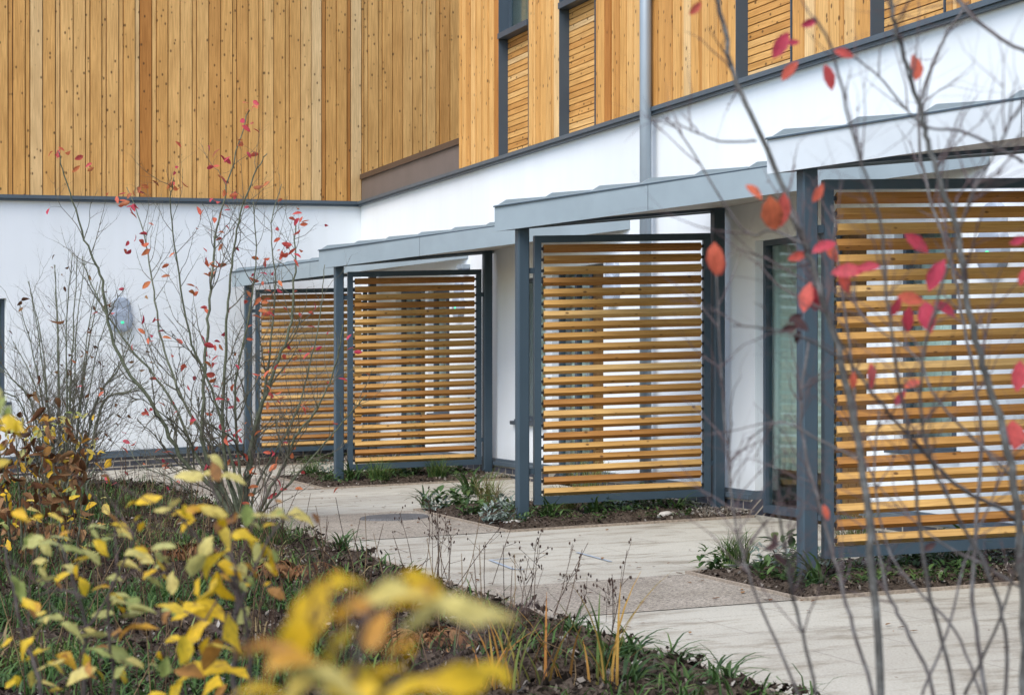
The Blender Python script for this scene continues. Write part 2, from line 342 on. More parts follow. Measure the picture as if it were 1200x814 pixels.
# ------------------------------------------------------------------ the building
bld = thing('apartment_building', Wd(21.9, WN, 0), 'apartment building with white rendered ground floor and orange timber boards above', 'building')
def wall_holes(mb, fr, s0, s1, z0, z1, holes, depth):
    ss = sorted({s0, s1, *[h[0] for h in holes], *[h[1] for h in holes]}); zs = sorted({z0, z1, *[h[2] for h in holes], *[h[3] for h in holes]})
    for a, b in zip(ss, ss[1:]):
        for c, d in zip(zs, zs[1:]):
            if any(h[0] <= a and b <= h[1] and h[2] <= c and d <= h[3] for h in holes): continue
            mb.quad([fr.p(a, c), fr.p(b, c), fr.p(b, d), fr.p(a, d)], [(a, c, 0), (b, c, 0), (b, d, 0), (a, d, 0)])
    for a, b, c, d in holes:
        for (p, q), (r, t) in (((a, c), (a, d)), ((b, d), (b, c)), ((a, d), (b, d)), ((b, c), (a, c)))[:3 if c < .3 else 4]:
            mb.quad([fr.p(p, q), fr.p(r, t), fr.p(r, t, -depth), fr.p(p, q, -depth)], [(p, q, 0), (r, t, 0), (r + .2, t, 0), (p + .2, q, 0)])
PZ = 0.19
doors = [(17.5, 18.9, 0.02, 2.15), (13.0 - 0.52, 14.26, 0.02, 2.15), (23.4, 24.72, 0.02, 2.15), (6.6, 8.0, 0.02, 2.15)]
wins = [(19.1, 20.02, 0.62, 2.1), (11.3, 12.1, 0.62, 2.1), (22.4, 23.28, 0.62, 2.1)]
mb = MB(); wall_holes(mb, RW, 2.0, 26.5, PZ, 3.40, [(a, b, PZ if c < .1 else c, d) for a, b, c, d in doors + wins], 0.13)
mb.build('render_wall', RENDER, bld)
lwin = (4.97, 6.1, 0.92, 2.18)
mb = MB(); wall_holes(mb, LW, 0.0, 12.0, 0.24, 3.40, [lwin], 0.13); mb.build('render_wall', RENDER, bld)
def runs(a, b, gaps):
    out = []; x = a
    for g0, g1 in sorted(gaps):
        if g0 > x: out.append((x, g0))
        x = max(x, g1)
    out.append((x, b)); return out
segs = runs(2.0, 26.45, [(d[0] - 0.0, d[1]) for d in doors])
mb = MB(); mt = MB()
for a, b in segs:
    mb.box(RW, a, b, -0.05, 0.125, -0.14, 0.035, 0.5, off=0); mt.box(RW, a, b, 0.125, 0.165, -0.14, 0.06); mt.box(RW, a, b, 0.165, PZ + .004, -0.14, 0.022)
p = mb.build('brick_plinth', BRICK, bld); sub(mt, 'drip_trim', TRIMM, p)
mb = MB(); mt = MB(); mb.box(LW, 0.05, 12, -0.05, 0.16, -0.1, 0.035, 0.5, off=0); mt.box(LW, 0.08, 12, 0.16, 0.205, -0.1, 0.06); mt.box(LW, 0.05, 12, 0.205, 0.244, -0.1, 0.022)
p = mb.build('brick_plinth', BRICK, bld); sub(mt, 'drip_trim', TRIMM, p)

def boards(mb, back, fr, s0, s1, z0, z1, rng):
    back.box(fr, s0, s1, z0, z1, -0.06, 0.0)
    s = s0; w = 0.05
    while s < s1 - 0.01:
        w = 0.165 * rng.uniform(.93, 1.05) if w < .1 or rng.random() < .52 else 0.062; w = min(w, s1 - s)
        if s1 - s - w < 0.03: w = s1 - s
        hi = 0.024 if w > 0.1 else 0.017
        r = min(1, max(0, rng.gauss(0.55, 0.26)))
        if rng.random() < 0.035: r = 0.03
        mb.box(fr, s + 0.0075, s + w - 0.0075, z0, z1, 0.002, hi + rng.random() * 0.006, r, True)
        s += w
rng = random.Random(5)
TOPZ = 7.4
mb = MB(); bk = MB(); boards(mb, bk, LW, -7.0, 0.0, 3.45, TOPZ, rng); boards(mb, bk, LW, 0.0, 12.0, 3.45, TOPZ, rng)
p = mb.build('timber_cladding', LARCH, bld); sub(bk, 'backing', BLACK, p)
BAYX = [(585, 620), (656, 698), (863, 928), (1021, 1108)]
UW = Fr((0, WN - 0.02), (1, 0), (0, -1))
bays = [(u_at(b, WN - .04), u_at(a, WN - .04)) for a, b in BAYX] + [(4.2, 5.2)]
UEND = u_at(537.5, WN - 0.05)
mb = MB(); bk = MB()
for a, b in runs(2.0, UEND, bays): boards(mb, bk, UW, a, b, 3.445, TOPZ, rng)
p = mb.build('timber_cladding', LARCH, bld); sub(bk, 'backing', BLACK, p)
mb = MB(); mb.box(RW, UEND - 0.10, UEND - 0.015, 3.45, TOPZ, -8, -0.09); mb.build('end_wall', RENDER, bld)
# base flashing
mb = MB(); mb.box(RW, 2.0, 26.5, 3.402, 3.44, -0.1, 0.075); mb.box(RW, 2.0, 26.5, 3.38, 3.4, 0.002, 0.055); mb.build('flashing', TRIMM, bld)
mb = MB(); mb.box(LW, 0.0, 12, 3.402, 3.446, -0.1, 0.07); mb.box(LW, 0.0, 12, 3.375, 3.4, 0.002, 0.05); mb.build('flashing', TRIMM, bld)
# one-storey part with its brown parapet
mb = MB(); mb.box(RW, UEND - 0.02, 26.45, 3.441, 3.74, -0.12, 0.0); p = mb.build('parapet', BRONZE, bld)
mb = MB(); mb.box(RW, UEND - 0.02, 26.44, 3.741, 3.81, -0.16, 0.03); sub(mb, 'coping', BROWNM, p)
mb = MB(); mb.box(RW, UEND, 26.9, 3.3, 3.36, -8, -0.14); mb.build('roof', DARKM, bld)
mb = MB(); mb.box(RW, 2.0, UEND, TOPZ + .001, TOPZ + 0.12, -9, 0.12); mb.build('roof', DARKM, bld); mb = MB(); mb.box(LW, -7, 12, TOPZ + .001, TOPZ + .12, -8, 0.12); mb.build('roof', DARKM, bld)
# upper bays: window over a horizontal timber panel
SILLZ = 4.70
for k, (a, b) in enumerate(bays):
    f = MB(); f.box(UW, b - 0.012, b, 3.446, TOPZ, -0.095, 0.028); f.box(UW, a, a + 0.014, 3.446, TOPZ, -0.095, 0.028); f.box(UW, a + .014, b - .012, SILLZ, SILLZ + 0.06, -0.095, 0.045)
    q = f.build('window_bay', DARKM, bld)
    t = MB(); z = 3.452; rr = random.Random(k)
    while z < SILLZ - 0.03:
        t.box(UW, a + 0.016, b - 0.014, z, min(z + 0.052, SILLZ - .004), -0.095, -0.074, min(1, max(0, rr.gauss(.5, .22)))); z += 0.0605
    sub(t, 'timber_panel', LARCH, q)
    t = MB(); t.box(UW, a + .012, b - .012, 3.446, SILLZ, -0.13, -0.1); sub(t, 'backing', DARKM, q)
    fr_ = MB()
    for s0, s1, z0, z1 in ((a + .015, a + .06, SILLZ + .06, 6.3), (b - .06, b - .013, SILLZ + .06, 6.3), (a + .06, b - .06, SILLZ + .06, SILLZ + .1), (a + .06, b - .06, 6.25, 6.3)): fr_.box(UW, s0, s1, z0, z1, -0.12, -0.08)
    sub(fr_, 'frame', DARKM, q)
    g = MB(); g.box(UW, a + .05, b - .05, SILLZ + .08, 6.28, -0.105, -0.1); sub(g, 'pane', GLASS, q)
    t = MB(); t.box(UW, a + .014, b - .013, 6.301, TOPZ, -0.13, -0.09); sub(t, 'head_panel', DARKM, q)
    rm = MB()
    for ss, zz, oo in ((( a - .3, b + .3), (4.6, 4.62), (-3, -.14)), ((a - .3, b + .3), (6.6, 6.62), (-3, -.14)), ((a - .32, a - .3), (4.6, 6.6), (-3, -.14)), ((b + .3, b + .32), (4.6, 6.6), (-3, -.14)), ((a - .3, b + .3), (4.6, 6.6), (-3.02, -3))): rm.box(UW, *ss, *zz, *oo)
    sub(rm, 'room', PLASTER, q)
# ground floor openings
def glazed(name, fr, a, b, z0, z1, mull=None, sill=False, handle=False, infill=None):
    f = MB(); w = 0.042
    for s0, s1, y0, y1 in ((a, a + w, z0, z1), (b - w, b, z0, z1), (a + w, b - w, z1 - w, z1), (a + w, b - w, z0, z0 + w + (.02 if not sill else 0))): f.box(fr, s0, s1, y0, y1, -0.13, -0.07)
    for m_ in (mull or []): f.box(fr, m_ - .03, m_ + .03, z0 + w, z1 - w, -0.128, -0.072)
    q = f.build(name, DARKM, bld)
    g = MB(); g.box(fr, a + .04, b - .04, z0 + .04, z1 - .04, -0.104, -0.098); sub(g, 'pane', GLASS, q)
    if sill:
        s_ = MB(); s_.box(fr, a - .05, b + .05, z0 - .045, z0 - .005, -0.07, 0.05); s_.box(fr, a + .001, b - .001, z0 - .004, z0 + .012, -.07, .02); sub(s_, 'sill', DARKM, q)
    if handle:
        h = MB(); h.box(fr, handle - .012, handle + .012, 0.95, 1.15, -0.07, -0.055); h.box(fr, handle - .008, handle + .1, 1.06, 1.08, -0.055, -0.03); sub(h, 'handle', GALV, q)
    if infill:
        t = MB(); i0, i1 = infill; x = i0; rr = random.Random(int(i0 * 10))
        while x < i1 - .02: t.box(fr, x + .003, min(x + .12, i1), z0 + w, z1 - w, -.125, -.085 - rr.random() * .006, rr.random(), True); x += .123
        sub(t, 'timber_panel', BROWNW, q)
    return q
glazed('glazed_door', RW, 17.5, 18.9, .02, 2.15, [18.02, 18.42], handle=18.08, infill=(17.56, 17.99))
glazed('glazed_door', RW, 12.48, 14.26, .02, 2.15, [13.03], handle=13.1, infill=(12.54, 13.0))
glazed('glazed_door', RW, 23.4, 24.72, .02, 2.15, [24.05], handle=24.1)
glazed('glazed_door', RW, 6.6, 8.0, .02, 2.15, [7.3], handle=7.35)
glazed('window', RW, 19.1, 20.02, .62, 2.1, sill=True)
glazed('window', RW, 11.3, 12.1, .62, 2.1, [11.45], sill=True)
glazed('window', RW, 22.4, 23.28, .62, 2.1, [22.75], sill=True)
glazed('window', LW, *lwin, [5.4], sill=True)
for a, b in ((21.2, 25.6), (16.4, 20.8), (10.6, 15.2), (5.4, 10.2)):
    rm = MB()
    fl = MB(); fl.box(RW, a, b, -.02, .018, -4, -.14, .6); fl.build('room_floor', BROWNW, bld)
    for s0, s1, z0, z1, o0, o1 in ((a, b, 2.5, 2.52, -4, -.14), (a - .02, a, 0, 2.5, -4, -.14), (b, b + .02, 0, 2.5, -4, -.14), (a, b, 0, 2.5, -4.02, -4)): rm.box(RW, s0, s1, z0, z1, o0, o1)
    rm.build('room', PLASTER, bld)
rm = MB(); rm.box(LW, 4.4, 4.42, .5, 2.5, -3, -.14); rm.box(LW, 6.6, 6.62, .5, 2.5, -3, -.14); rm.box(LW, 4.4, 6.6, .5, .52, -3, -.14); rm.box(LW, 4.4, 6.6, 2.5, 2.52, -3, -.14); rm.box(LW, 4.4, 6.6, .5, 2.5, -3.02, -3)
rm.build('room', PLASTER, bld)
def curtain(fr, a, b, z0, z1, o, label, amp=0.03):
    mb = MB(); nsg = max(12, int((b - a) / 0.018)); prev = None; ph = random.random() * 6
    for i in range(nsg + 1):
        s = a + (b - a) * i / nsg; w = o + amp * math.sin(s * 52 + ph + math.sin(s * 17) * 1.5)
        cur = (mb.vert(fr.p(s, z0, w), (s, z0, .3 + .4 * random.random())), mb.vert(fr.p(s, z1, w), (s, z1, .4)))
        if prev: mb.face((prev[0], cur[0], cur[1], prev[1]), True)
        prev = cur
    ob = mb.build('curtain', CURT, origin=fr.p((a + b) / 2, z0, o)); tag(ob, label, 'curtain', 'curtains behind the glass'); 
    sm = ob.modifiers.new('cloth', 'SOLIDIFY'); sm.thickness = 0.004
curtain(RW, 18.25, 18.95, .06, 2.12, -.24, 'pale curtain in the glazed door behind the screen beside the downpipe')
curtain(RW, 13.35, 15.0, .36, 2.12, -.17, 'pale green curtain in the glazed door right of the middle wall post', .02)
curtain(RW, 24.4, 25.2, .06, 2.12, -.24, 'pale curtain in the glazed door behind the screen under the brown parapet')
curtain(RW, 19.6, 20.6, .6, 2.1, -.24, 'pale curtain in the window whose sill shows between the posts')
curtain(RW, 11.7, 12.6, .6, 2.1, -.24, 'pale curtain in the window behind the large screen crossed by red leaves')
curtain(RW, 23.0, 23.8, .6, 2.1, -.24, 'pale curtain in the window beside the small bulkhead lamp')
curtain(UW, bays[0][0] + .05, bays[0][0] + .45, 4.75, 6.3, -.2, 'grey curtain in the upstairs window at the end of the boarded wing')

# ------------------------------------------------------------------ porches: canopy on two posts, with a slatted screen
POSTU = [25.6, 20.77, 14.84, 10.02]
NO, SK = 5.168, -0.075
def pu(n, u0): return u0 + SK * (n - NO)
U0 = POSTU[2]
PF = Fr((U0 + -SK * NO, 0), (SK, 1.0), (-1, SK))   # plane of a screen: s ~ n, o towards the camera
def zs(n): return 2.30 + 0.0687 * (n - NO)         # underside of the canopy
cano = thing('porch_canopy', Wd(U0, NO, 0), None, 'canopy', 'porch canopies along the white wall')
A = (14.96, 4.98); B = (U0 - 3.93, WN - 0.004); D = (pu(WN, 14.96), WN - 0.004)
def prism(mb, pts, z0f, z1f, rnd=.5):
    lo = [mb.vert(Wd(u, n, z0f(n)), (u, n, rnd)) for u, n in pts]; hi = [mb.vert(Wd(u, n, z1f(n)), (u, n, rnd)) for u, n in pts]
    mb.face(lo[::-1]); mb.face(hi)
    for i in range(len(pts)): j = (i + 1) % len(pts); mb.face((lo[i], lo[j], hi[j], hi[i]))
def lerp(a, b, t): return (a[0] + (b[0] - a[0]) * t, a[1] + (b[1] - a[1]) * t)
dAB = Vector((B[0] - A[0], B[1] - A[1])); LAB = dAB.length; dAB.normalize(); nAB = Vector((dAB.y, -dAB.x))
if nAB.y > 0: nAB = -nAB                           # outwards, to the path
def offp(p, o): return (p[0] + nAB.x * o, p[1] + nAB.y * o)
Ai = offp(A, -0.03); Bi = offp(B, -0.03)
mb = MB(); prism(mb, [Ai, (Bi[0] + .07, B[1]), D], lambda n: zs(n) + 0.035, lambda n: zs(n) + 0.06); mb.build('soffit', SOFF, cano)
mb = MB(); fh = 0.19
jt = 0.36
for a, b in ((0, jt), (jt + 0.0012, 1)):
    p0, p1 = lerp(A, B, a), lerp(A, B, b)
    prism(mb, [p0, p1, offp(p1, -0.02), offp(p0, -0.02)], lambda n: zs(n), lambda n: zs(n) + fh)
fas = mb.build('fascia', ZINC, cano)
mb = MB(); p0, p1 = offp(A, .016), offp(B, .016)
prism(mb, [p0, (p1[0] + .04, B[1]), offp(B, -.05), offp(A, -.05)], lambda n: zs(n) + fh + .001, lambda n: zs(n) + fh + .010); sub(mb, 'drip_edge', DARKM, fas)
mb = MB(); prism(mb, [(A[0], A[1] + 0.012), (A[0] - .02, A[1] + 0.012), (D[0] - .02, D[1]), D], lambda n: zs(n), lambda n: zs(n) + fh); mb.build('end_fascia', ZINC, cano)
mb = MB(); prism(mb, [Ai, (Bi[0] + .09, B[1]), (D[0] - .002, D[1])], lambda n: zs(n) + .065, lambda n: zs(n) + fh - .002); mb.build('roof_deck', ZINC, cano)
mb = MB(); prism(mb, [offp(A, .01), (B[0] + .02, B[1]), D], lambda n: zs(n) + fh + .011, lambda n: zs(n) + fh + .016); rf = mb.build('roof', ZINC, cano)
t = 0.006
while t < 0.93:
    mb = MB(); q = lerp(A, B, t); u, n0 = q[0], q[1] + .004; hh = 0.036
    if n0 + .15 < WN:
        prof = [(n0, .016), (n0 + .07, .016 + hh), (WN - .006, .016 + hh), (WN - .006, .016)]
        f1 = [mb.vert(Wd(u, n, zs(n) + fh + z), (n, z, .5)) for n, z in prof]; f2 = [mb.vert(Wd(u - .022, n, zs(n) + fh + z), (n, z, .5)) for n, z in prof]
        mb.face(f1); mb.face(f2[::-1])
        for i in range(4): mb.face((f1[i], f1[(i + 1) % 4], f2[(i + 1) % 4], f2[i]))
        sub(mb, 'standing_seam', ZINC, rf)
    t += 0.112
def post(n, top):
    mb = MB(); h = .046; u = pu(n, U0)
    ring = [(-h, -h + .008), (-h + .008, -h), (h - .008, -h), (h, -h + .008), (h, h - .008), (h - .008, h), (-h + .008, h), (-h, h - .008)]
    lo = [mb.vert(Wd(u + a, n + b, -.05)) for a, b in ring]; hi = [mb.vert(Wd(u + a, n + b, top)) for a, b in ring]
    for i in range(8): mb.face((lo[i], lo[(i + 1) % 8], hi[(i + 1) % 8], hi[i]))
    mb.face(hi); return mb
post(NO, zs(NO) + .03).build('post', STEEL, cano); post(6.79, zs(6.79) + .03).build('post', STEEL, cano)
mb = MB(); prism(mb, [(pu(NO + .05, U0) + .03, NO + .05), (pu(NO + .05, U0) - .03, NO + .05), (pu(6.74, U0) - .03, 6.74), (pu(6.74, U0) + .03, 6.74)], lambda n: zs(n) + .012, lambda n: zs(n) + .034); mb.build('beam', DARKM, cano)
scr = thing('slatted_screen', Wd(U0, 5.99, 0.14), None, 'screen', 'slatted timber screens between the porches')
a0, a1, zb, zt = 5.262, 6.722, 0.135, 2.243
mb = MB()
mb.box(PF, a0, a0 + .055, zb, zt, -.025, .025); mb.box(PF, a1 - .055, a1, zb, zt, -.025, .025)
mb.box(PF, a0 + .055, a1 - .055, zt - .055, zt, -.0249, .0249); mb.box(PF, a0 + .055, a1 - .055, zb, zb + .06, -.0249, .0249)
frm = mb.build('frame', STEEL, scr)
NSL = 23; pitch = 0.0868; mb = MB(); pn = MB(); rr = random.Random(11)
for i in range(NSL):
    zc = zt - 0.103 - i * pitch; tl = math.radians(33 + rr.uniform(-3, 3)); sz = 0.0222; sw = 0.0245
    r = min(1, max(0, rr.gauss(.55, .30))); off = rr.random() * 50
    if i in (17, 21): r = 0.08
    s0, s1 = a0 + .077 + rr.uniform(-.003, .003), a1 - .077 + rr.uniform(-.003, .003); dz = rr.uniform(-.004, .004)
    cr = [(-sw, -sz), (sw, -sz), (sw, sz), (-sw, sz)]
    ids = []
    for k, s in enumerate((s0, s1)):
        ids.append([mb.vert(PF.p(s, zc + (dz if k else 0) + o * math.sin(tl) + z * math.cos(tl), o * math.cos(tl) - z * math.sin(tl)), (s + off, z + o * 1.7, r)) for o, z in cr])
    for k in range(4): mb.face((ids[0][k], ids[0][(k + 1) % 4], ids[1][(k + 1) % 4], ids[1][k]))
    mb.face(ids[0][::-1]); mb.face(ids[1])
    for q0 in (a0 + .05, a1 - .085): pn = MB(); pn.box(PF, q0, q0 + .035, zc - .011, zc + .011, -.012, .012); pn.build('fixing', BLACK, scr)
mb.build('slats', SLATW, scr)
for z in (1.97, .40):
    for q0, q1 in ((NO + .04, a0 + .002), (a1 - .002, 6.79 - .04)): mb = MB(); mb.box(PF, q0, q1, z - .022, z + .022, -.016, .016); mb.build('bracket', STEEL, scr)
CL = {3: 'porch canopy with the palest grey fascia, crossed by red-leaved twigs', 2: 'blue-grey porch canopy with the tall round downpipe rising behind its fascia',
      1: 'blue-grey porch canopy in front of the brown parapet, over the window sill', 0: 'blue-grey porch canopy behind the red-leaved shrub, beside the inner corner'}
SL = {3: 'slatted timber screen crossed by the thick bare stems and red leaves', 2: 'slatted timber screen with the downpipe showing through its slats',
      1: 'slatted timber screen right behind the red-leaved shrub, clear of its twigs', 0: 'slatted timber screen half hidden behind the twigs of the red-leaved shrub'}
dvec = Wd(1, 0, 0)
for i in (2, 3, 1, 0):
    c = cano if i == 2 else copy_tree(cano); s = scr if i == 2 else copy_tree(scr)
    if i != 2:
        c.location = Vector(cano.location) + dvec * (POSTU[i] - U0); s.location = Vector(scr.location) + dvec * (POSTU[i] - U0)
    c['label'] = CL[i]; s['label'] = SL[i]
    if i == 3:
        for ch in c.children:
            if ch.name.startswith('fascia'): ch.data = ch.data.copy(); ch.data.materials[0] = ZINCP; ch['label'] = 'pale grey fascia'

# downpipe
dpu = u_at(756.5, WN - 0.11); dp = thing('downpipe', Wd(dpu, WN - .11, 0), 'round galvanised downpipe running up the white wall and timber boards', 'downpipe')
mb = MB(); mb.tube([Wd(dpu, WN - .11, -.03), Wd(dpu, WN - .11, TOPZ + .1)], .052, 20); mb.build('pipe', GALV, dp)
for z in (1.75, 4.45, 6.2):
    mb = MB(); mb.tube([Wd(dpu, WN - .11, z - .02), Wd(dpu, WN - .11, z + .02)], .058, 20); mb.box(RW, dpu - .008, dpu + .008, z - .012, z + .012, 0.01, .08); mb.box(RW, dpu - .10, dpu - .055, z - .012, z + .012, .1, .116); mb.build('bracket', GALV, dp)
# alarm boxes
def alarm(fr, s, z, label):
    t = thing('alarm_box', fr.p(s, z, 0), label, 'alarm box', 'oval alarm boxes on the white walls')
    def oval(mb, rx, rz, o0, o1, zc, k=28, dome=True):
        prof = [(1.0, o0), (1.0, o0 + (o1 - o0) * .45), (.985, o0 + (o1 - o0) * .85), (.93, o1 - .003), (.6, o1)] if dome else [(1, o0), (1, o1)]
        rings = []
        for q, o in prof: rings.append([mb.vert(fr.p(s + rx * q * math.copysign(abs(math.cos(a)) ** .8, math.cos(a)), z + zc + rz * q * math.sin(a), o)) for a in [2 * math.pi * j / k for j in range(k)]])
        for r0, r1 in zip(rings, rings[1:]):
            for j in range(k): mb.face((r0[j], r0[(j + 1) % k], r1[(j + 1) % k], r1[j]), True)
        mb.face(rings[-1])
    mb = MB(); oval(mb, .15, .15, .0, .07, -.065); mb.build('body', PLAST, t)
    mb = MB(); oval(mb, .125, .13, .002, .055, .10); mb.build('upper_shell', PLAST, t)
    mb = MB(); oval(mb, .022, .016, .068, .076, -.09, 12); mb.build('indicator_light', LED, t)
alarm(LW, (Vector((cp(146, 370, 25.25).xy)) - LW.p(0, 0).xy).length, 1.95, 'grey-blue oval alarm box on the wall behind the bare twigs')
alarm(RW, 17.22, 1.95, 'pale oval alarm box seen between slats, left of the downpipe')
alarm(RW, 21.95, 1.95, 'pale oval alarm box seen between slats, below the small bulkhead lamp')
alarm(RW, 10.83, 1.95, 'pale oval alarm box behind the screen crossed by red leaves')
lamp = thing('bulkhead_lamp', RW.p(21.7, 2.32), 'small box-shaped bulkhead lamp on the white wall under the canopy tip', 'wall lamp')
mb = MB(); mb.box(RW, 21.60, 21.8, 2.30, 2.345, 0, .10); mb.build('hood', GALV, lamp)
mb = MB(); mb.box(RW, 21.615, 21.785, 2.262, 2.299, 0.004, .085); mb.build('diffuser', PLAST, lamp)
# round drain cover, survey marks
u, n = gpt(462, 607.5); mb = MB(); R = .27
cv = thing('drain_cover', Wd(u, n, .008), 'dark gritty round drain cover set in the brown paving band', 'drain cover')
ri = [mb.vert(Wd(u + R * math.cos(a), n + R * math.sin(a), .021), (math.cos(a), math.sin(a), .5)) for a in [2 * math.pi * j / 40 for j in range(40)]]; lo = [mb.vert(Wd(u + (R + .02) * math.cos(a), n + (R + .02) * math.sin(a), .006), (math.cos(a), math.sin(a), .5)) for a in [2 * math.pi * j / 40 for j in range(40)]]
mb.face(ri)
for j in range(40): mb.face((lo[j], lo[(j + 1) % 40], ri[(j + 1) % 40], ri[j]))
mb.build('lid', GRIT, cv)
BLUEP = metal('blue_survey_paint', (0.29, 0.325, 0.36), .8)
def mark(pts):
    mb = MB()
    for (x0, y0), (x1, y1) in zip(pts, pts[1:]):
        a, b = Vector(gpt(x0, y0)), Vector(gpt(x1, y1)); d = (b - a).normalized(); w = Vector((-d.y, d.x)) * .012
        mb.quad([Wd(*(a - w), .009), Wd(*(b - w), .009), Wd(*(b + w), .009), Wd(*(a + w), .009)], [(0, 0, 0)] * 4)
    o = mb.build('path_marking', BLUEP); o['kind'] = 'structure'
mark([(574, 657), (602, 668), (614, 668)]); mark([(574, 657), (596, 655)]); mark([(676, 648), (716, 659)])

# ------------------------------------------------------------------ plants: helpers
def leaf(mb, base, d, up, Ln, Wn, rnd, curl=0.25, fold=0.25, cr=0.0, rr=random):
    d = Vector(d).normalized(); side = d.cross(Vector(up))
    side = side.normalized() if side.length > 1e-4 else d.orthogonal().normalized(); nrm = side.cross(d)
    prof = ((.0, .0), (.22, .72), (.5, 1.0), (.78, .66), (1.0, 0.0)); rows = []
    for t, w in prof:
        c = Vector(base) + d * (Ln * t) - nrm * (curl * Ln * t * t)
        if w == 0: rows.append([mb.vert(c, (t, 0, rnd))])
        else:
            h = Wn * .5 * w
            rows.append([mb.vert(c - side * h + nrm * h * fold, (t, -1 * w, rnd)), mb.vert(c, (t, 0, rnd)), mb.vert(c + side * h + nrm * h * fold, (t, w, rnd))])
    if cr:
        for row in rows[1:]:
            for i in row: mb.v[i] = mb.v[i] + Vector((rr.gauss(0, cr), rr.gauss(0, cr), rr.gauss(0, cr))) * Ln
    for r0, r1 in zip(rows, rows[1:]):
        if len(r0) == 1: mb.face((r0[0], r1[1], r1[0]), True); mb.face((r0[0], r1[2], r1[1]), True)
        elif len(r1) == 1: mb.face((r0[0], r0[1], r1[0]), True); mb.face((r0[1], r0[2], r1[0]), True)
        else: mb.face((r0[0], r0[1], r1[1], r1[0]), True); mb.face((r0[1], r0[2], r1[2], r1[1]), True)
def blade(mb, base, az, lean, Ln, w, rnd, droop=0.6, seg=4):
    h = Vector((math.cos(az), math.sin(az), 0)); sd = Vector((-h.y, h.x, 0)); p = Vector(base); a = lean; prev = None
    for i in range(seg + 1):
        t = i / seg; ww = w * (1 - t * t * .92) * .5
        cur = (mb.vert(p - sd * ww, (t, -1, rnd)), mb.vert(p + sd * ww + Vector((0, 0, ww * .4)), (t, 1, rnd)))
        if prev: mb.face((prev[0], prev[1], cur[1], cur[0]), True)
        prev = cur; p = p + (h * math.sin(a) + Vector((0, 0, math.cos(a)))) * (Ln / seg); a += droop / seg * 1.6
def rv(rg, s=1.0): return Vector((rg.gauss(0, s), rg.gauss(0, s), rg.gauss(0, s)))
def smooth_path(pts, k=5, jit=0.0, rg=random):
    out = []; P = [Vector(p) for p in pts]; n = len(P)
    for i in range(n - 1):
        p0, p1, p2, p3 = P[max(i - 1, 0)], P[i], P[i + 1], P[min(i + 2, n - 1)]
        for j in range(k):
            t = j / k
            q = 0.5 * ((2 * p1) + (p2 - p0) * t + (2 * p0 - 5 * p1 + 4 * p2 - p3) * t * t + (3 * p1 - p0 - 3 * p2 + p3) * t ** 3)
            out.append(q + (rv(rg, jit) if jit else Vector()))
    out.append(P[-1]); return out
def twig(mb, spots, p, d, Ln, r, lvl, rg, up=0.25, dens=1.0, red=0.3, k=4):
    nst = max(4, int(Ln / 0.06)); st = Ln / nst; pts = [Vector(p)]; rad = [r]; d = Vector(d).normalized(); kids = []
    for i in range(nst):
        d = (d + rv(rg, .17) + Vector((0, 0, up * .12))).normalized(); pts.append(pts[-1] + d * st); rad.append(r * (1 - .75 * (i + 1) / nst))
        if lvl > 0 and i > 0 and rg.random() < .55 * dens: kids.append((pts[-1].copy(), d.copy(), rad[-1], Ln * rg.uniform(.28, .6) * (1 - .4 * i / nst)))
    mb.tube(pts, rad, k, red, False)
    # buds
    for q in pts[1:-1]:
        if rg.random() < .55: mb.tube([q, q + (d + rv(rg, .7)).normalized() * r * 3.2 + Vector((0, 0, r))], [r * .9, r * .2], 3, red, False)
    spots.append((pts[-1].copy(), d.copy()))
    if len(pts) > 4 and rg.random() < .4: spots.append((pts[len(pts) // 2].copy(), d.copy()))
    for q, dd, rr_, l2 in kids:
        ax = dd.orthogonal().normalized(); ax.rotate(Matrix.Rotation(rg.uniform(0, 6.28), 3, dd)); nd = (dd * .75 + ax * rg.uniform(.5, .9)).normalized()
        twig(mb, spots, q, nd, max(.1, l2), rr_ * .72, lvl - 1, rg, up, dens, min(1, red + .12), k)
def stems(mb, spots, lines, rg, ntw=7, tl=(.3, .8), dens=1.0, k=7, lvl=1, tr=.5, up=.5, tmin=.18, red=0.25):
    for pts, r0, r1 in lines:
        sp = smooth_path(pts, 6, 0.0, rg); n = len(sp)
        sp = [q + rv(rg, r0 * .25) for q in sp]
        rad = [r0 + (r1 - r0) * (i / (n - 1)) ** .8 for i in range(n)]
        mb.tube(sp, rad, k, 0.0 if r0 > .006 else .2)
        spots.append((sp[-1], (sp[-1] - sp[-2]).normalized()))
        for _ in range(max(2, int(ntw * min(1.0, sum((a - b).length for a, b in zip(sp, sp[1:])) / 1.3)))):
            i = int(rg.uniform(tmin, .97) * (n - 1)); d = (sp[i + 1] - sp[i]).normalized(); ax = d.orthogonal().normalized(); ax.rotate(Matrix.Rotation(rg.uniform(0, 6.28), 3, d))
            twig(mb, spots, sp[i], d * .8 + ax * rg.uniform(.4, .9), rg.uniform(*tl) * (1.1 - .6 * i / n), max(.003 if r0 > .0066 and tl[1] > .5 else .0016, rad[i] * tr), lvl, rg, up, dens, red)

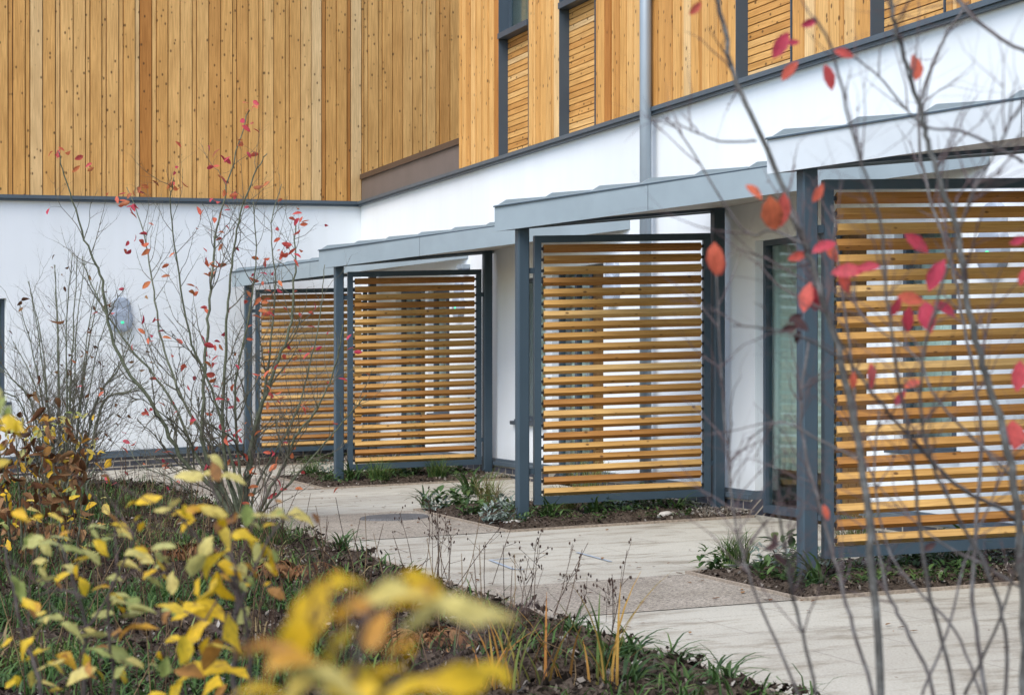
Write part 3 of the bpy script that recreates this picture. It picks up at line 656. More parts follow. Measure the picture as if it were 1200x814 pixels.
# ------------------------------------------------------------------ the red-leaved shrub in the long bed
rg = random.Random(21)
def line3(px, Z, dz, r0, r1):                    # photo column/row list at a depth, leaning dz in depth to its end
    n = len(px) - 1
    return ([cp(x, y, Z + dz * (i / n)) for i, (x, y) in enumerate(px)], r0, r1)
SZ = 16.4
sb = thing('serviceberry_shrub', cp(288, 628, SZ), 'multi-stemmed shrub with sparse red and orange leaves in front of the white corner', 'shrub')
LN = [([(284, 625), (250, 572), (215, 540), (182, 478), (133, 403), (120, 330), (103, 290), (82, 225), (68, 178)], -.6, .021, .003),
      ([(287, 625), (258, 580), (232, 538), (198, 462), (150, 404), (112, 345), (96, 300)], .5, .017, .003),
      ([(288, 626), (262, 575), (240, 530), (238, 470), (242, 395), (248, 330), (254, 270), (270, 205), (292, 128)], .1, .02, .003),
      ([(290, 626), (272, 580), (262, 520), (263, 440), (266, 375), (272, 310), (282, 250), (300, 200), (312, 180)], -.4, .017, .003),
      ([(292, 626), (288, 575), (298, 505), (320, 440), (340, 385), (345, 330), (347, 262)], .35, .023, .004),
      ([(294, 626), (310, 585), (333, 545), (346, 512), (372, 478), (392, 430), (402, 380)], -.5, .015, .003),
      ([(293, 626), (315, 590), (345, 560), (375, 525), (405, 490), (430, 462)], -.8, .011, .003),
      ([(289, 625), (268, 560), (215, 470), (190, 400), (178, 330), (168, 270), (148, 220)], .8, .014, .0025),
      ([(287, 625), (250, 560), (205, 500), (170, 470), (152, 468)], -.2, .008, .002),
      ([(289, 625), (276, 560), (252, 470), (222, 390), (208, 310), (200, 240), (204, 208)], -.7, .013, .0025),
      ([(291, 625), (292, 560), (308, 470), (318, 400), (322, 330), (318, 262), (330, 215)], .7, .012, .0025),
      ([(292, 625), (300, 570), (340, 500), (360, 440), (375, 370), (380, 310)], .9, .011, .0025),
      ([(285, 625), (240, 590), (200, 560), (165, 545), (150, 520)], .4, .007, .002),
      ([(290, 625), (280, 540), (276, 450), (292, 370), (300, 300), (296, 235)], -.2, .013, .0025)]
mb = MB(); spots = []
stems(mb, spots, [line3(p, SZ, dz, a * 1.15, b * 1.3) for p, dz, a, b in LN], rg, 18, (.35, .95), 1.1, 7, 2, .55, tmin=.12)
mb.build('stems', BARKG, sb)
lf = MB()
def clust(x, y, k, Z=SZ, sz=(.06, .098), spread=.10):
    for _ in range(max(1, int(k * 1.1))):
        b = cp(x, y, Z + rg.uniform(-.3, .3)) + rv(rg, spread * .45); a = rg.uniform(0, 6.28); dn = Vector((math.cos(a), math.sin(a) * .7, rg.uniform(-1.0, .25)))
        L_ = rg.uniform(*sz); leaf(lf, b, dn, rv(rg) + Vector((0, -.3, 1)), L_, L_ * rg.uniform(.38, .55), min(.93, rg.betavariate(2.0, 1.2)), rg.uniform(-.1, .5), .45)
for x, y, k in ((70, 180, 5), (100, 188, 4), (148, 240, 8), (150, 225, 4), (176, 218, 4), (207, 216, 5), (253, 243, 8), (292, 130, 6), (290, 148, 5), (256, 200, 5), (262, 185, 3), (348, 256, 5), (345, 295, 5), (332, 298, 3), (240, 300, 5), (245, 312, 5), (228, 338, 3), (182, 320, 2), (172, 282, 3), (145, 293, 2), (300, 182, 2), (285, 168, 2), (234, 400, 2), (225, 425, 1), (188, 372, 1), (236, 420, 1), (252, 438, 2), (300, 345, 3), (318, 360, 2), (300, 365, 3), (312, 440, 2), (350, 475, 3), (320, 465, 2), (285, 500, 2), (275, 500, 1), (282, 540, 4), (268, 540, 3), (328, 545, 3), (322, 566, 2), (275, 595, 2), (300, 560, 2), (330, 575, 2), (290, 585, 3), (395, 570, 1), (270, 440, 2), (250, 410, 2), (190, 395, 1), (300, 340, 2), (310, 230, 2), (110, 190, 1), (160, 300, 1)):
    clust(x, y, k)
for p, d in spots:
    if rg.random() < .035:
        L_ = rg.uniform(.05, .08); leaf(lf, p, d + rv(rg, .6) - Vector((0, 0, .5)), rv(rg) + Vector((0, 0, 1)), L_, L_ * .48, rg.random() * .93, rg.uniform(0, .5), .45)
lf.build('foliage', REDL, sb)
# the bare shrub by the wall
rg = random.Random(4)
bs = thing('bare_shrub', cp(75, 590, 20.2), 'leafless many-stemmed shrub against the white wall, left of the red-leaved one', 'shrub')
LB = []
for i in range(19):
    a = -1 + 2 * i / 18; x0 = 75 + a * 16; top = 300 + 150 * abs(a) ** 1.6 + rg.uniform(-15, 25); xt = 78 + a * 105 + rg.uniform(-12, 12); xm = x0 + (xt - x0) * .38
    LB.append(line3([(x0, 590), (x0 + (xm - x0) * .45, 535), (xm, 470), ((xm + xt) / 2 + rg.uniform(-5, 5), (470 + top) / 2), (xt, top)], 20.2, rg.uniform(-.7, .7), rg.uniform(.012, .018), .004))
mb = MB(); spots = []; stems(mb, spots, LB, rg, 17, (.35, .95), 1.1, 6, 2, .55, .8, tmin=.1); mb.build('stems', BARKG, bs)
lf = MB()
for p, d in spots:
    if rg.random() < .012: leaf(lf, p, d - Vector((0, 0, 1)), rv(rg), .06, .03, rg.random(), .4, .5)
for x, y in ((122, 365), (130, 360), (103, 387), (82, 440), (25, 352)): clust_p = cp(x, y, 20); leaf(lf, clust_p, rv(rg), rv(rg), .07, .04, rg.random(), .7, .8); leaf(lf, clust_p, rv(rg), rv(rg), .06, .04, rg.random(), .7, .8)
lf.build('dead_leaves', BROWNL, bs)

# ------------------------------------------------------------------ the bare tree close by, right
rg = random.Random(33)
TZ = 3.1
gz = lambda v: FALL * UN(v)[1]
tr = thing('young_tree', (0.58, TZ, gz(Vector((.58, TZ, 0)))), 'young multi-stemmed tree with bare purple-grey twigs and a few large red leaves', 'tree')
LT = [([(1033, 1330), (1034, 1050), (1032, 814), (1024, 690), (1013, 560), (987, 423), (966, 350), (943, 287), (922, 230), (873, 120), (860, 90), (842, 0), (834, -60)], .15, .0085, .003),
      ([(1130, 1330), (1190, 1000), (1200, 760), (1194, 620), (1182, 530), (1157, 443), (1135, 350), (1120, 270), (1093, 187), (1080, 133), (1057, 60), (1046, 20), (1035, -40)], -.1, .0095, .0025),
      ([(1194, 620), (1184, 602), (1130, 574), (1090, 538), (1047, 490), (1018, 455), (985, 400), (960, 340)], -.25, .0048, .0018),
      ([(1080, 1330), (1060, 1000), (1022, 813), (992, 708), (978, 655), (960, 590), (946, 540), (938, 470), (948, 400)], .35, .0045, .002),
      ([(1010, 1330), (975, 950), (935, 813), (887, 698), (864, 624), (854, 540), (845, 430), (838, 300)], .2, .0036, .0012),
      ([(1030, 1330), (1000, 1000), (957, 814), (935, 720), (927, 690), (920, 640), (912, 600)], -.2, .0036, .0018),
      ([(1100, 1330), (1110, 1000), (1094, 814), (1060, 735), (1040, 690), (1022, 610), (1005, 520), (1000, 440), (985, 330), (975, 240)], .4, .0045, .0018),
      ([(1120, 1330), (1130, 1000), (1118, 814), (1090, 700), (1078, 620), (1070, 540), (1052, 440), (1038, 330), (1030, 250), (1000, 160), (975, 60), (955, 20)], -.3, .0042, .0016),
      ([(1160, 1330), (1165, 1000), (1155, 814), (1140, 700), (1145, 600), (1150, 500), (1130, 380), (1112, 300), (1090, 230), (1075, 140), (1100, 60), (1135, 0)], .5, .0048, .002),
      ([(1180, 1330), (1150, 1000), (1180, 800), (1165, 690), (1120, 600), (1085, 520), (1080, 430), (1105, 330), (1135, 240), (1170, 170), (1210, 100)], -.4, .004, .0016),
      ([(1200, 190), (1130, 155), (1080, 145), (1030, 90), (990, 60)], .0, .003, .0012),
      ([(1210, 65), (1165, 40), (1130, 10), (1100, -30)], .2, .0035, .0025),
      ([(943, 287), (905, 270), (870, 268), (800, 160), (775, 135)], .1, .0028, .001),
      ([(986, 420), (940, 395), (900, 385), (858, 382)], -.1, .0025, .001),
      ([(886, 165), (845, 166), (815, 155), (790, 143)], .0, .0024, .001),
      ([(1008, 540), (960, 515), (920, 495), (900, 500), (875, 515)], .1, .0024, .001),
      ([(1187, 560), (1100, 470), (1075, 420), (1010, 370), (1000, 330)], .25, .003, .0012),
      ([(1150, 814), (1120, 740), (1075, 690), (1040, 640), (1025, 560), (1030, 480)], .3, .003, .0015),
      ([(1200, 690), (1150, 660), (1110, 640), (1060, 600), (1020, 560)], .1, .0026, .001),
      ([(1130, 814), (1165, 740), (1190, 660), (1200, 560)], -.2, .003, .0015),
      ([(1080, 814), (1110, 740), (1130, 660), (1165, 580), (1190, 520)], .2, .0028, .0012)]
mb = MB(); spots = []
stems(mb, spots, [line3(p, TZ, dz, a * .88, b * 1.1) for p, dz, a, b in LT], rg, 21, (.06, .26), .9, 8, 1, .5, .3, .42, .6)
mb.build('stems', BARKD, tr)
lf = MB()
def bigleaf(x, y, Lpx, ang, c, Z=TZ, wd=.46, dep=.0):
    b = cp(x, y, Z + rg.uniform(-.12, .12)); a = math.radians(ang); L_ = Lpx * .88 * Z / FPX
    d = Vector((math.cos(a), dep + rg.uniform(-.35, .35), math.sin(a))); leaf(lf, b - d * L_ * .5, d, Vector((rg.uniform(-.5, .5), -1, rg.uniform(-.1, .6))), L_, L_ * wd, c, rg.uniform(.0, .35), rg.uniform(.2, .6))
for q in ((815, 10, 26, 45, .55), (915, 53, 42, 60, .08), (930, 50, 20, 10, .1), (949, 27, 26, 20, .02), (926, 83, 34, 50, .55), (989, 62, 28, -15, .45), (971, 91, 38, -72, .4), (1073, 78, 42, 85, .62, TZ, .55),
          (884, 225, 30, -40, .68), (905, 252, 52, -80, .72, TZ, .6), (917, 246, 48, -95, .5, TZ, .5), (959, 226, 30, 60, .6), (838, 303, 44, -88, .62, TZ, .55), (846, 310, 30, -80, .55), (945, 348, 42, 80, .5, TZ, .5), (955, 352, 38, -80, .3, TZ, .5), (935, 300, 30, 20, .5), (966, 288, 38, 30, .2), (975, 296, 30, -60, .6), (995, 318, 48, 5, .25), (990, 330, 36, -70, .5), (1018, 314, 34, 10, .12),
          (1075, 285, 44, -35, .15), (1098, 322, 50, 65, .04, TZ, .5), (1068, 350, 42, -10, .6), (1050, 360, 30, -110, .2), (1087, 372, 44, -85, .07, TZ, .6), (1107, 362, 38, -30, .1), (1064, 375, 38, -95, .15), (1190, 508, 44, 85, .45, TZ, .7), (1194, 440, 44, 80, .3, TZ, .5), (1193, 282, 26, 20, .1), (1198, 325, 24, 80, .35), (1022, 440, 36, -85, .4, TZ, .4), (1070, 449, 28, 25, .55), (1055, 466, 26, 60, .1), (1000, 445, 24, 90, .6), (968, 600, 22, -70, .6), (932, 372, 26, 40, .99), (938, 380, 30, -40, .99), (925, 385, 26, 190, .99), (934, 395, 22, 250, .99), (905, 640, 22, 30, .99), (915, 655, 26, -30, .99), (908, 632, 22, 80, .99), (1090, 640, 22, 40, .99)): bigleaf(*q)
lf.build('foliage', REDL, tr)

# ------------------------------------------------------------------ yellow-leaved shrubs close by
def yellow(name, base, label, leaves, Z, seed, branches, extra=0, ex_box=None, ex_sz=30, ex_c=(.1, .9), group='yellow-leaved shrubs in the long bed', bark_=BARKS, lvl=1, dsp=.25):
    rg = random.Random(seed); t = thing(name, base, label, 'shrub', group)
    mb = MB(); sp = []; stems(mb, sp, [line3(p, Z, dz, a, b) for p, dz, a, b in branches], rg, 4, (.05 * Z, .11 * Z), .6, 7, lvl, .5, .4, .5, .4); mb.build('stems', bark_, t)
    lf = MB(); todo = list(leaves)
    for _ in range(extra): todo.append((rg.uniform(ex_box[0], ex_box[2]), rg.uniform(ex_box[1], ex_box[3]), ex_sz * rg.uniform(.6, 1.3), rg.uniform(0, 360), rg.uniform(*ex_c)))
    for x, y, Lp, ang, c in list(todo):
        for _ in range(2 if Z > 1.2 else 1):
            if rg.random() < .42: todo.append((x + rg.gauss(0, Lp * .35), y + rg.gauss(0, Lp * .3), Lp * rg.uniform(.35, .8), ang + rg.gauss(0, 60), rg.uniform(.88, 1) if rg.random() < .3 else min(1, max(0, c + rg.gauss(0, .12)))))
    for x, y, Lp, ang, c in todo:
        b = cp(x, y, Z + rg.uniform(-dsp, dsp)); L_ = Lp * (.84 if Z > 1.2 else .94) * Z / FPX; a = math.radians(ang)
        d = Vector((math.cos(a), rg.uniform(-.4, .4), math.sin(a) * .8)); leaf(lf, b - d * L_ * .5, d, Vector((rg.uniform(-.7, .7), rg.uniform(-.9, .1), .8)), L_, L_ * rg.uniform(.42, .66), c, rg.uniform(-.1, .65), rg.uniform(.1, .7), .045, rg)
    lf.build('foliage', YELL, t); return t
g0 = lambda x, Z: Vector(((x - 600) * Z / FPX, Z, gz(Vector(((x - 600) * Z / FPX, Z, 0)))))
yellow('dogwood_shrub', g0(270, 3.3), 'shrub with bright yellow and cream leaves on dark stems, behind the blurred yellow leaves',
       [(172, 585, 42, 25, .72), (152, 590, 20, 60, .75), (235, 595, 46, 30, .78), (213, 600, 30, 20, .7), (190, 598, 26, 190, .45), (203, 590, 26, 60, .45), (241, 555, 44, 40, .46), (265, 555, 46, 20, .42), (222, 558, 40, 160, .44), (291, 606, 34, 80, .08),
        (250, 600, 40, -30, .5), (262, 625, 46, -60, .55), (240, 640, 42, 240, .42), (285, 625, 38, 10, .62), (300, 640, 38, -50, .72), (318, 650, 34, -70, .68), (250, 650, 52, 200, .6), (232, 660, 40, 230, .35), (270, 665, 40, -20, .78), (258, 685, 50, -80, .8), (248, 690, 44, 250, .68), (282, 668, 34, -20, .45), (310, 605, 34, -10, .44), (330, 602, 32, -5, .44), (352, 604, 40, -10, .46), (222, 718, 54, 200, .68), (200, 712, 44, 150, .58), (245, 715, 54, -30, .72), (265, 735, 56, -100, .7), (232, 742, 54, 230, .75), (215, 758, 40, -90, .6), (258, 755, 46, 10, .55), (248, 780, 60, 170, .78), (224, 786, 54, 220, .7), (272, 790, 56, -20, .76), (240, 808, 60, 200, .74), (205, 805, 50, 240, .6), (190, 640, 34, 20, .3), (190, 655, 32, -40, .28), (160, 648, 34, 10, .4), (320, 660, 30, -80, .75), (285, 722, 30, 60, .3), (290, 735, 26, 80, .2)],
       3.3, 2, [([(280, 1300), (278, 1000), (276, 814), (277, 740), (276, 680), (268, 640), (255, 590), (245, 560)], .1, .0075, .002), ([(300, 1300), (298, 1000), (294, 814), (292, 750), (283, 700), (275, 665)], -.1, .006, .002), ([(277, 720), (300, 660), (330, 610), (352, 602)], .1, .003, .001), ([(276, 690), (240, 640), (205, 600), (175, 588)], -.1, .003, .001), ([(278, 760), (245, 730), (215, 715)], .1, .003, .0015)], 10, (200, 590, 330, 700), 28, (.3, .98))
yellow('dogwood_shrub', g0(110, 3.6), 'shrub with pale green and cream leaves on dark stems, left of the bright yellow one',
       [(40, 635, 34, 200, .3), (32, 632, 30, 240, .22), (58, 633, 34, 20, .28), (52, 640, 30, -60, .36), (70, 625, 36, 15, .3), (85, 640, 36, 10, .22), (105, 645, 34, -10, .32), (120, 635, 34, 30, .22), (135, 625, 36, 20, .25), (140, 612, 30, 10, .6), (118, 640, 30, -40, .62), (98, 655, 30, 200, .58), (112, 615, 26, 30, .28), (150, 660, 36, 10, .46), (165, 648, 36, -5, .48), (55, 680, 36, 10, .34), (72, 675, 26, 30, .64), (97, 685, 30, -70, .6), (118, 690, 30, 20, .66), (60, 725, 40, 10, .3), (85, 735, 40, -20, .28), (45, 730, 34, 200, .36), (110, 745, 40, 190, .32), (120, 720, 36, 10, .3), (140, 700, 36, 20, .3), (155, 720, 36, 10, .34), (165, 710, 40, 15, .3), (40, 765, 40, 50, .6), (30, 755, 36, 230, .62), (60, 780, 44, 20, .46), (78, 770, 36, -10, .88), (50, 795, 40, 20, .5), (115, 760, 40, 5, .2), (140, 765, 44, -20, .24), (100, 775, 30, -80, .62), (150, 735, 36, 200, .92), (170, 735, 40, 10, .9), (15, 800, 30, 40, .6), (95, 790, 40, 200, .45)],
       3.6, 3, [([(100, 1250), (100, 1000), (98, 814), (100, 770), (98, 720), (85, 680), (72, 640), (50, 635)], .1, .0065, .0015), ([(130, 1250), (132, 1000), (135, 814), (130, 760), (128, 700), (150, 650), (160, 610)], -.1, .005, .0015), ([(85, 1250), (70, 1000), (50, 814), (30, 750), (15, 690), (5, 640)], .2, .007, .002), ([(100, 740), (130, 690), (140, 640)], .05, .003, .001), ([(100, 700), (70, 690), (40, 700)], .05, .003, .001)], 26, (10, 600, 210, 814), 26, (.05, .95))
yellow('dogwood_shrub', g0(430, 1.05), 'blurred shrub with big golden yellow leaves close to the camera',
       [(362, 722, 92, 80, .76), (350, 740, 70, 250, .7), (412, 676, 64, 10, .74), (385, 690, 40, 30, .72), (505, 680, 82, -10, .78), (480, 690, 60, 20, .46), (560, 722, 110, -12, .44), (510, 715, 90, 190, .42), (455, 695, 70, 10, .46), (540, 795, 92, 20, .74), (500, 800, 66, 200, .72), (575, 790, 60, -30, .7), (310, 765, 82, 5, .93), (345, 775, 70, 10, .91), (390, 785, 116, 15, .46), (420, 800, 90, 10, .6), (350, 805, 90, 200, .5), (455, 790, 66, 20, .74), (440, 740, 62, 80, .92), (395, 750, 60, 220, .56), (470, 815, 76, 40, .62), (430, 705, 50, 40, .93), (300, 810, 70, 20, .68), (465, 755, 50, 60, .9)],
       1.05, 5, [([(400, 1500), (405, 1000), (412, 830), (420, 760), (440, 710), (480, 690)], .05, .004, .0012), ([(420, 780), (380, 750), (362, 720)], -.03, .0018, .0008), ([(415, 830), (480, 790), (540, 780)], .04, .002, .0008)], dsp=.06)
yellow('dogwood_shrub', g0(40, 12.8), 'shrub with yellow and shrivelled brown leaves at the foot of the bare shrub',
       [], 12.8, 6, [([(x, 690), (x + 2 * a, 620), (x + 5 * a, 560), (x + 9 * a, 505 + 8 * abs(a))], .2 * a, .012, .003) for x, a in ((5, -3), (15, -2), (27, -1), (30, 0), (42, 1), (55, 2), (62, 4), (70, 6), (85, 4))], 120, (-10, 482, 128, 650), 15, (.15, .95), bark_=BARKG, lvl=2, dsp=.5)
rg = random.Random(77)
ys = bpy.data.objects['dogwood_shrub.003']; lf = MB()
for _ in range(190):
    b = cp(rg.uniform(-10, 100), rg.gauss(560, 45), 12.8 + rg.uniform(-.5, .5)); leaf(lf, b, rv(rg) - Vector((0, 0, 1.3)), rv(rg), rg.uniform(.05, .11), .045, rg.random(), .7, .9)
lf.build('dead_leaves', BROWNL, ys)
yellow('dogwood_shrub', g0(6, 3.0), 'few yellow-green leaves on one thin stem at the left edge', [(8, 485, 34, 250, .12), (14, 495, 36, -20, .62), (-4, 500, 36, 30, .74), (2, 478, 30, 80, .2), (-10, 515, 40, 10, .7)], 3.0, 8, [([(-60, 1300), (-45, 900), (-25, 650), (-8, 530), (5, 485)], .1, .004, .001)])

# ------------------------------------------------------------------ small bed plants
def plant(kind, x, y, sz, label, seed, group=None, un=None):
    rg = random.Random(seed); u, n = un or gpt(x, y); base = Wd(u, n, .02); mb = MB()
    def root(r): a = rg.uniform(0, 6.28); q = r * math.sqrt(rg.random()); return base + Vector((q * math.cos(a), q * math.sin(a), 0))
    if kind == 'strap':
        for _ in range(26): blade(mb, root(.05 * sz), rg.uniform(0, 6.28), rg.uniform(.1, .8), rg.uniform(.18, .32) * sz, .017 * sz, rg.betavariate(1.5, 2.2) * .85, 1.0, 5)
        nm, mt, cat = 'strap_leaf_plant', GREENL, 'plant'
    elif kind == 'grass':
        for _ in range(190): blade(mb, root(.09 * sz), rg.uniform(0, 6.28), rg.uniform(0, .75), rg.uniform(.15, .33) * sz, .0055, rg.betavariate(1.6, 1.9) * .9, .8, 4)
        nm, mt, cat = 'grass_tuft', GRASSM, 'grass tuft'
    elif kind == 'drygrass':
        for _ in range(170): blade(mb, root(.08 * sz), rg.uniform(0, 6.28), rg.uniform(0, .7), rg.uniform(.15, .34) * sz, .005, rg.uniform(.6, 1.0), .8, 4)
        nm, mt, cat = 'grass_tuft', GRASSM, 'grass tuft'
    elif kind in ('silver', 'leafy'):
        for _ in range(110 if kind == 'silver' else 60):
            a = rg.uniform(0, 6.28); q = root(.12 * sz); d = Vector((math.cos(a), math.sin(a), rg.uniform(.1, 1.5)))
            Ln = rg.uniform(.045, .085) * sz * (.85 if kind == 'silver' else 1.1); leaf(mb, q + Vector((0, 0, rg.random() ** 2 * .13 * sz)), d, (0, 0, 1), Ln, Ln * (.34 if kind == 'silver' else .45), rg.random() * (1 if kind == 'silver' else .85), rg.uniform(.1, .7), .35)
        nm, mt, cat = ('silver_plant', SILV, 'plant') if kind == 'silver' else ('leafy_plant', GREENL, 'plant')
    elif kind == 'iris':
        for _ in range(15): blade(mb, root(.09), rg.uniform(0, 6.28), rg.uniform(.0, .42), rg.uniform(.2, .6) * sz, .012, rg.random(), .55, 6)
        nm, mt, cat = 'iris_clump', IRISM, 'iris'
    elif kind == 'stalks':
        for _ in range(5):
            r = root(.16 * sz); hgt = rg.uniform(.22, .42) * sz; tip = r + Vector((rg.gauss(0, .08), rg.gauss(0, .08), hgt)); mid = (r + tip) / 2 + rv(rg, .015)
            mb.tube(smooth_path([r, mid, tip], 4), [.0024] * 5 + [.0018] * 4, 4, rg.random() * .5, False)
            for _k in range(5):
                q = r.lerp(tip, rg.uniform(.45, 1)); e = q + Vector((rg.gauss(0, .04), rg.gauss(0, .04), rg.uniform(.02, .09))); mb.tube([q, e], [.0013, .001], 3, rg.random() * .5, False)
                for _j in range(2): c = e + rv(rg, .008); mb.tube([c - Vector((0, 0, .007)), c, c + Vector((0, 0, .007))], [.0015, .0042, .0015], 5, rg.random() * .3, False)
        nm, mt, cat = 'seed_stalks', STRAW, 'dried flower'
    elif kind == 'fern':
        for _ in range(16):
            a = rg.uniform(0, 6.28); h = Vector((math.cos(a), math.sin(a), 0)); pts = [base + h * t * .26 * sz + Vector((0, 0, (.34 * t - .38 * t * t) * sz * 1.1 + .03)) for t in [i / 6 for i in range(7)]]
            mb.tube(pts, .0025, 3, rg.random(), False)
            for q in pts[1:]:
                for sgn in (-1, 1): leaf(mb, q, Vector((-h.y, h.x, 0)) * sgn + h * .5 - Vector((0, 0, rg.random() * .8)), (0, 0, 1), .07 * sz, .024, rg.random(), .6, .4)
        nm, mt, cat = 'dead_fern', BROWNL, 'fern'
    o = mb.build(nm, mt, origin=base); tag(o, label, cat, group); return o
G2, G3, G1, G4 = 'plants in the bed under the downpipe screen', 'plants in the bed under the red-leaf screen', 'plants in the bed under the parapet porch', 'plants along the edge of the long bed'
PL = [('strap', 500, 597, .9, 'dark strap-leaved plant at the pointed tip of the bed beside the drain cover', G2), ('silver', 510, 600, .8, 'silvery plant beside the pointed tip of the bed near the drain cover', G2), ('leafy', 527, 599, 1.0, 'low broad-leaved green plant behind the silvery plant near the drain cover', G2),
      ('strap', 552, 582, 1.2, 'spiky dark green plant standing alone at the back of the downpipe bed', G2), ('drygrass', 573, 592, 1.0, 'yellow-brown grass tuft left of the downpipe screen post', G2), ('silver', 593, 600, .9, 'grey-leaved plant touching the left side of the downpipe screen post', G2), ('leafy', 556, 606, .9, 'bright green plant at the path edge left of the pale stone', G2), ('silver', 583, 614, .9, 'woolly silver plant next to the pale stone at the post foot', G2), ('leafy', 545, 592, .9, 'green plant in the middle of the bed left of the downpipe screen', G2),
      ('strap', 641, 611, .9, 'strap-leaved plant just right of the downpipe screen post', G2), ('drygrass', 664, 603, .9, 'brownish grass tuft below the left end of the downpipe screen', G2), ('strap', 694, 607, 1.0, 'upright strap-leaved plant below the middle of the downpipe screen', G2), ('leafy', 715, 600, 1.0, 'dark leafy plant between the strap-leaved plant and the downpipe', G2), ('silver', 728, 601, .8, 'small silver plant below the middle of the downpipe screen', G2), ('leafy', 760, 598, 1.0, 'dark green plant at the foot of the downpipe', G2), ('strap', 790, 603, .8, 'short bright green plant near the right end of the downpipe screen', G2), ('drygrass', 690, 585, 1.5, 'tall pale grass behind the bottom rail of the downpipe screen', G2),
      ('leafy', 836, 670, .8, 'small dark green plant at the outer tip of the bed with the thickest post', G3), ('grass', 862, 664, .8, 'fresh green grass tuft in the bed left of the thickest post', G3), ('silver', 905, 672, 1.0, 'silver-grey leafy plant between the green grass tuft and the thickest post', G3), ('leafy', 930, 664, 1.1, 'green and grey leafy plant touching the thickest post', G3), ('leafy', 912, 684, .9, 'low green plant at the soil edge left of the thickest post', G3), ('strap', 962, 692, 1.0, 'strap-leaved plant at the foot of the thickest post', G3), ('silver', 970, 672, .8, 'silver plant between the thickest post and its screen frame', G3), ('silver', 1034, 668, 1.1, 'grey-green plant below the bottom rail of the red-leaf screen', G3), ('drygrass', 1000, 650, 1.3, 'tall dry grass behind the left end of the red-leaf screen', G3), ('leafy', 1085, 664, 1.0, 'dark leafy plant below the middle of the red-leaf screen', G3), ('strap', 1135, 668, .9, 'green strap-leaved plant below the right half of the red-leaf screen', G3), ('silver', 1155, 660, 1.0, 'silver plant at the right end of the bed under the red-leaf screen', G3), ('leafy', 1120, 652, 1.0, 'leafy plant close to the plinth behind the red-leaf screen', G3),
      ('strap', 415, 566, 1.2, 'bluish strap-leaved plant right of the parapet porch post', G1), ('grass', 443, 566, 1.0, 'round green grass tuft below the left half of the parapet porch screen', G1), ('drygrass', 462, 558, 1.1, 'dry grass tuft below the middle of the parapet porch screen', G1), ('leafy', 484, 560, 1.3, 'dark leafy plant below the middle of the parapet porch screen', G1), ('grass', 512, 562, 1.0, 'green grass tuft below the right half of the parapet porch screen', G1), ('leafy', 540, 559, 1.0, 'low green plant beside the gravel under the parapet porch screen', G1), ('grass', 364, 560, .9, 'grass tuft left of the parapet porch post', G1), ('silver', 385, 558, 1.1, 'silver plant left of the parapet porch post', G1),
      ('grass', 345, 535, 1.2, 'grass tuft under the screen half hidden by the red-leaved shrub', None),
      ('grass', 138, 606, 1.3, 'bright green grass tuft in the long bed between the yellow shrub and the red-leaved one', G4), ('grass', 92, 598, 1.2, 'bright green grass at the foot of the bare shrub', G4), ('grass', 320, 650, 1.6, 'large grass clump at the foot of the red-leaved shrub', G4), ('strap', 402, 652, 1.1, 'strap-leaved plant at the bed edge below the red-leaved shrub', G4),
      ('stalks', 495, 690, 1.5, 'dry dark seed stalks at the bed edge in front of the brown band', G4), ('stalks', 540, 690, 1.5, 'dry seed stalks right of the taller stalks, just left of the survey mark', G4), ('stalks', 600, 742, 1.3, 'dry seed stalks below the blue survey mark', G4), ('stalks', 680, 790, 1.5, 'tall curling seed stalk rising behind the orange iris leaves', G4), ('stalks', 20, 700, 1.5, 'dark stalks in the long bed at the left edge', G4),
      ('iris', 645, 808, 1.1, 'orange and green sword-leaved clump in front of the seed stalks', G4), ('iris', 705, 820, 1.15, 'taller clump of orange sword leaves at the bed edge', G4), ('iris', 590, 818, .9, 'green and yellow sword-leaved clump left of the orange ones', G4),
      ('strap', 668, 752, .9, 'strap-leaved plant at the bed edge behind the orange sword leaves', G4), ('strap', 738, 775, 1.0, 'strap-leaved plant right of the orange sword leaves, nearest the kerb', G4), ('strap', 712, 795, 1.0, 'strap-leaved plant in front of the kerb plant, beside the orange leaves', G4), ('strap', 785, 795, 1.0, 'strap-leaved plant at the kerb in the bare soil', G4), ('strap', 740, 810, 1.0, 'broad strap-leaved plant at the bottom of the bare soil', G4), ('strap', 845, 812, 1.0, 'strap-leaved plant in the narrow corner of the long bed', G4), ('strap', 800, 822, 1.0, 'strap-leaved plant at the lower edge beside the narrow corner', G4), ('strap', 560, 745, 1.0, 'strap-leaved plant hidden behind the blurred yellow leaves', G4),
      ('fern', 212, 668, 1.6, 'rust-brown dead fern behind the bright yellow shrub', G4), ('fern', 52, 640, 1.6, 'rust-brown dead fern under the yellow and brown shrub', G4), ('fern', 345, 690, 1.5, 'rust-brown dead fern in front of the large grass clump', G4), ('fern', 500, 770, 1.1, 'rust-brown dead fern in front of the dark seed stalks', G4)]
for i, (k, x, y, s, lab, g) in enumerate(PL): plant(k, x, y, s * (1.25 if g == G2 else 1.12 if g in (G1, G3) else .85), lab, 100 + i, g)
def stone(x, y, r, label, sd):
    u, n = gpt(x, y); me = bpy.data.meshes.new('stone'); bm = bmesh.new(); bmesh.ops.create_icosphere(bm, subdivisions=3, radius=r)
    for v in bm.verts: v.co += v.co.normalized() * r * .5 * noise.noise(v.co / r * .8 + Vector((sd, 0, 0))); v.co.z *= .6; v.co.x *= 1.3
    for f in bm.faces: f.smooth = True
    bm.to_mesh(me); bm.free(); me.materials.append(STONE); o = bpy.data.objects.new('stone', me); COL.objects.link(o); o.location = Wd(u, n, r * .4 + .01); tag(o, label, 'stone')
stone(603, 618, .06, 'pale rounded stone at the foot of the downpipe screen post', 1.0); stone(779, 608, .05, 'small whitish stone under the right end of the downpipe screen', 5.0)

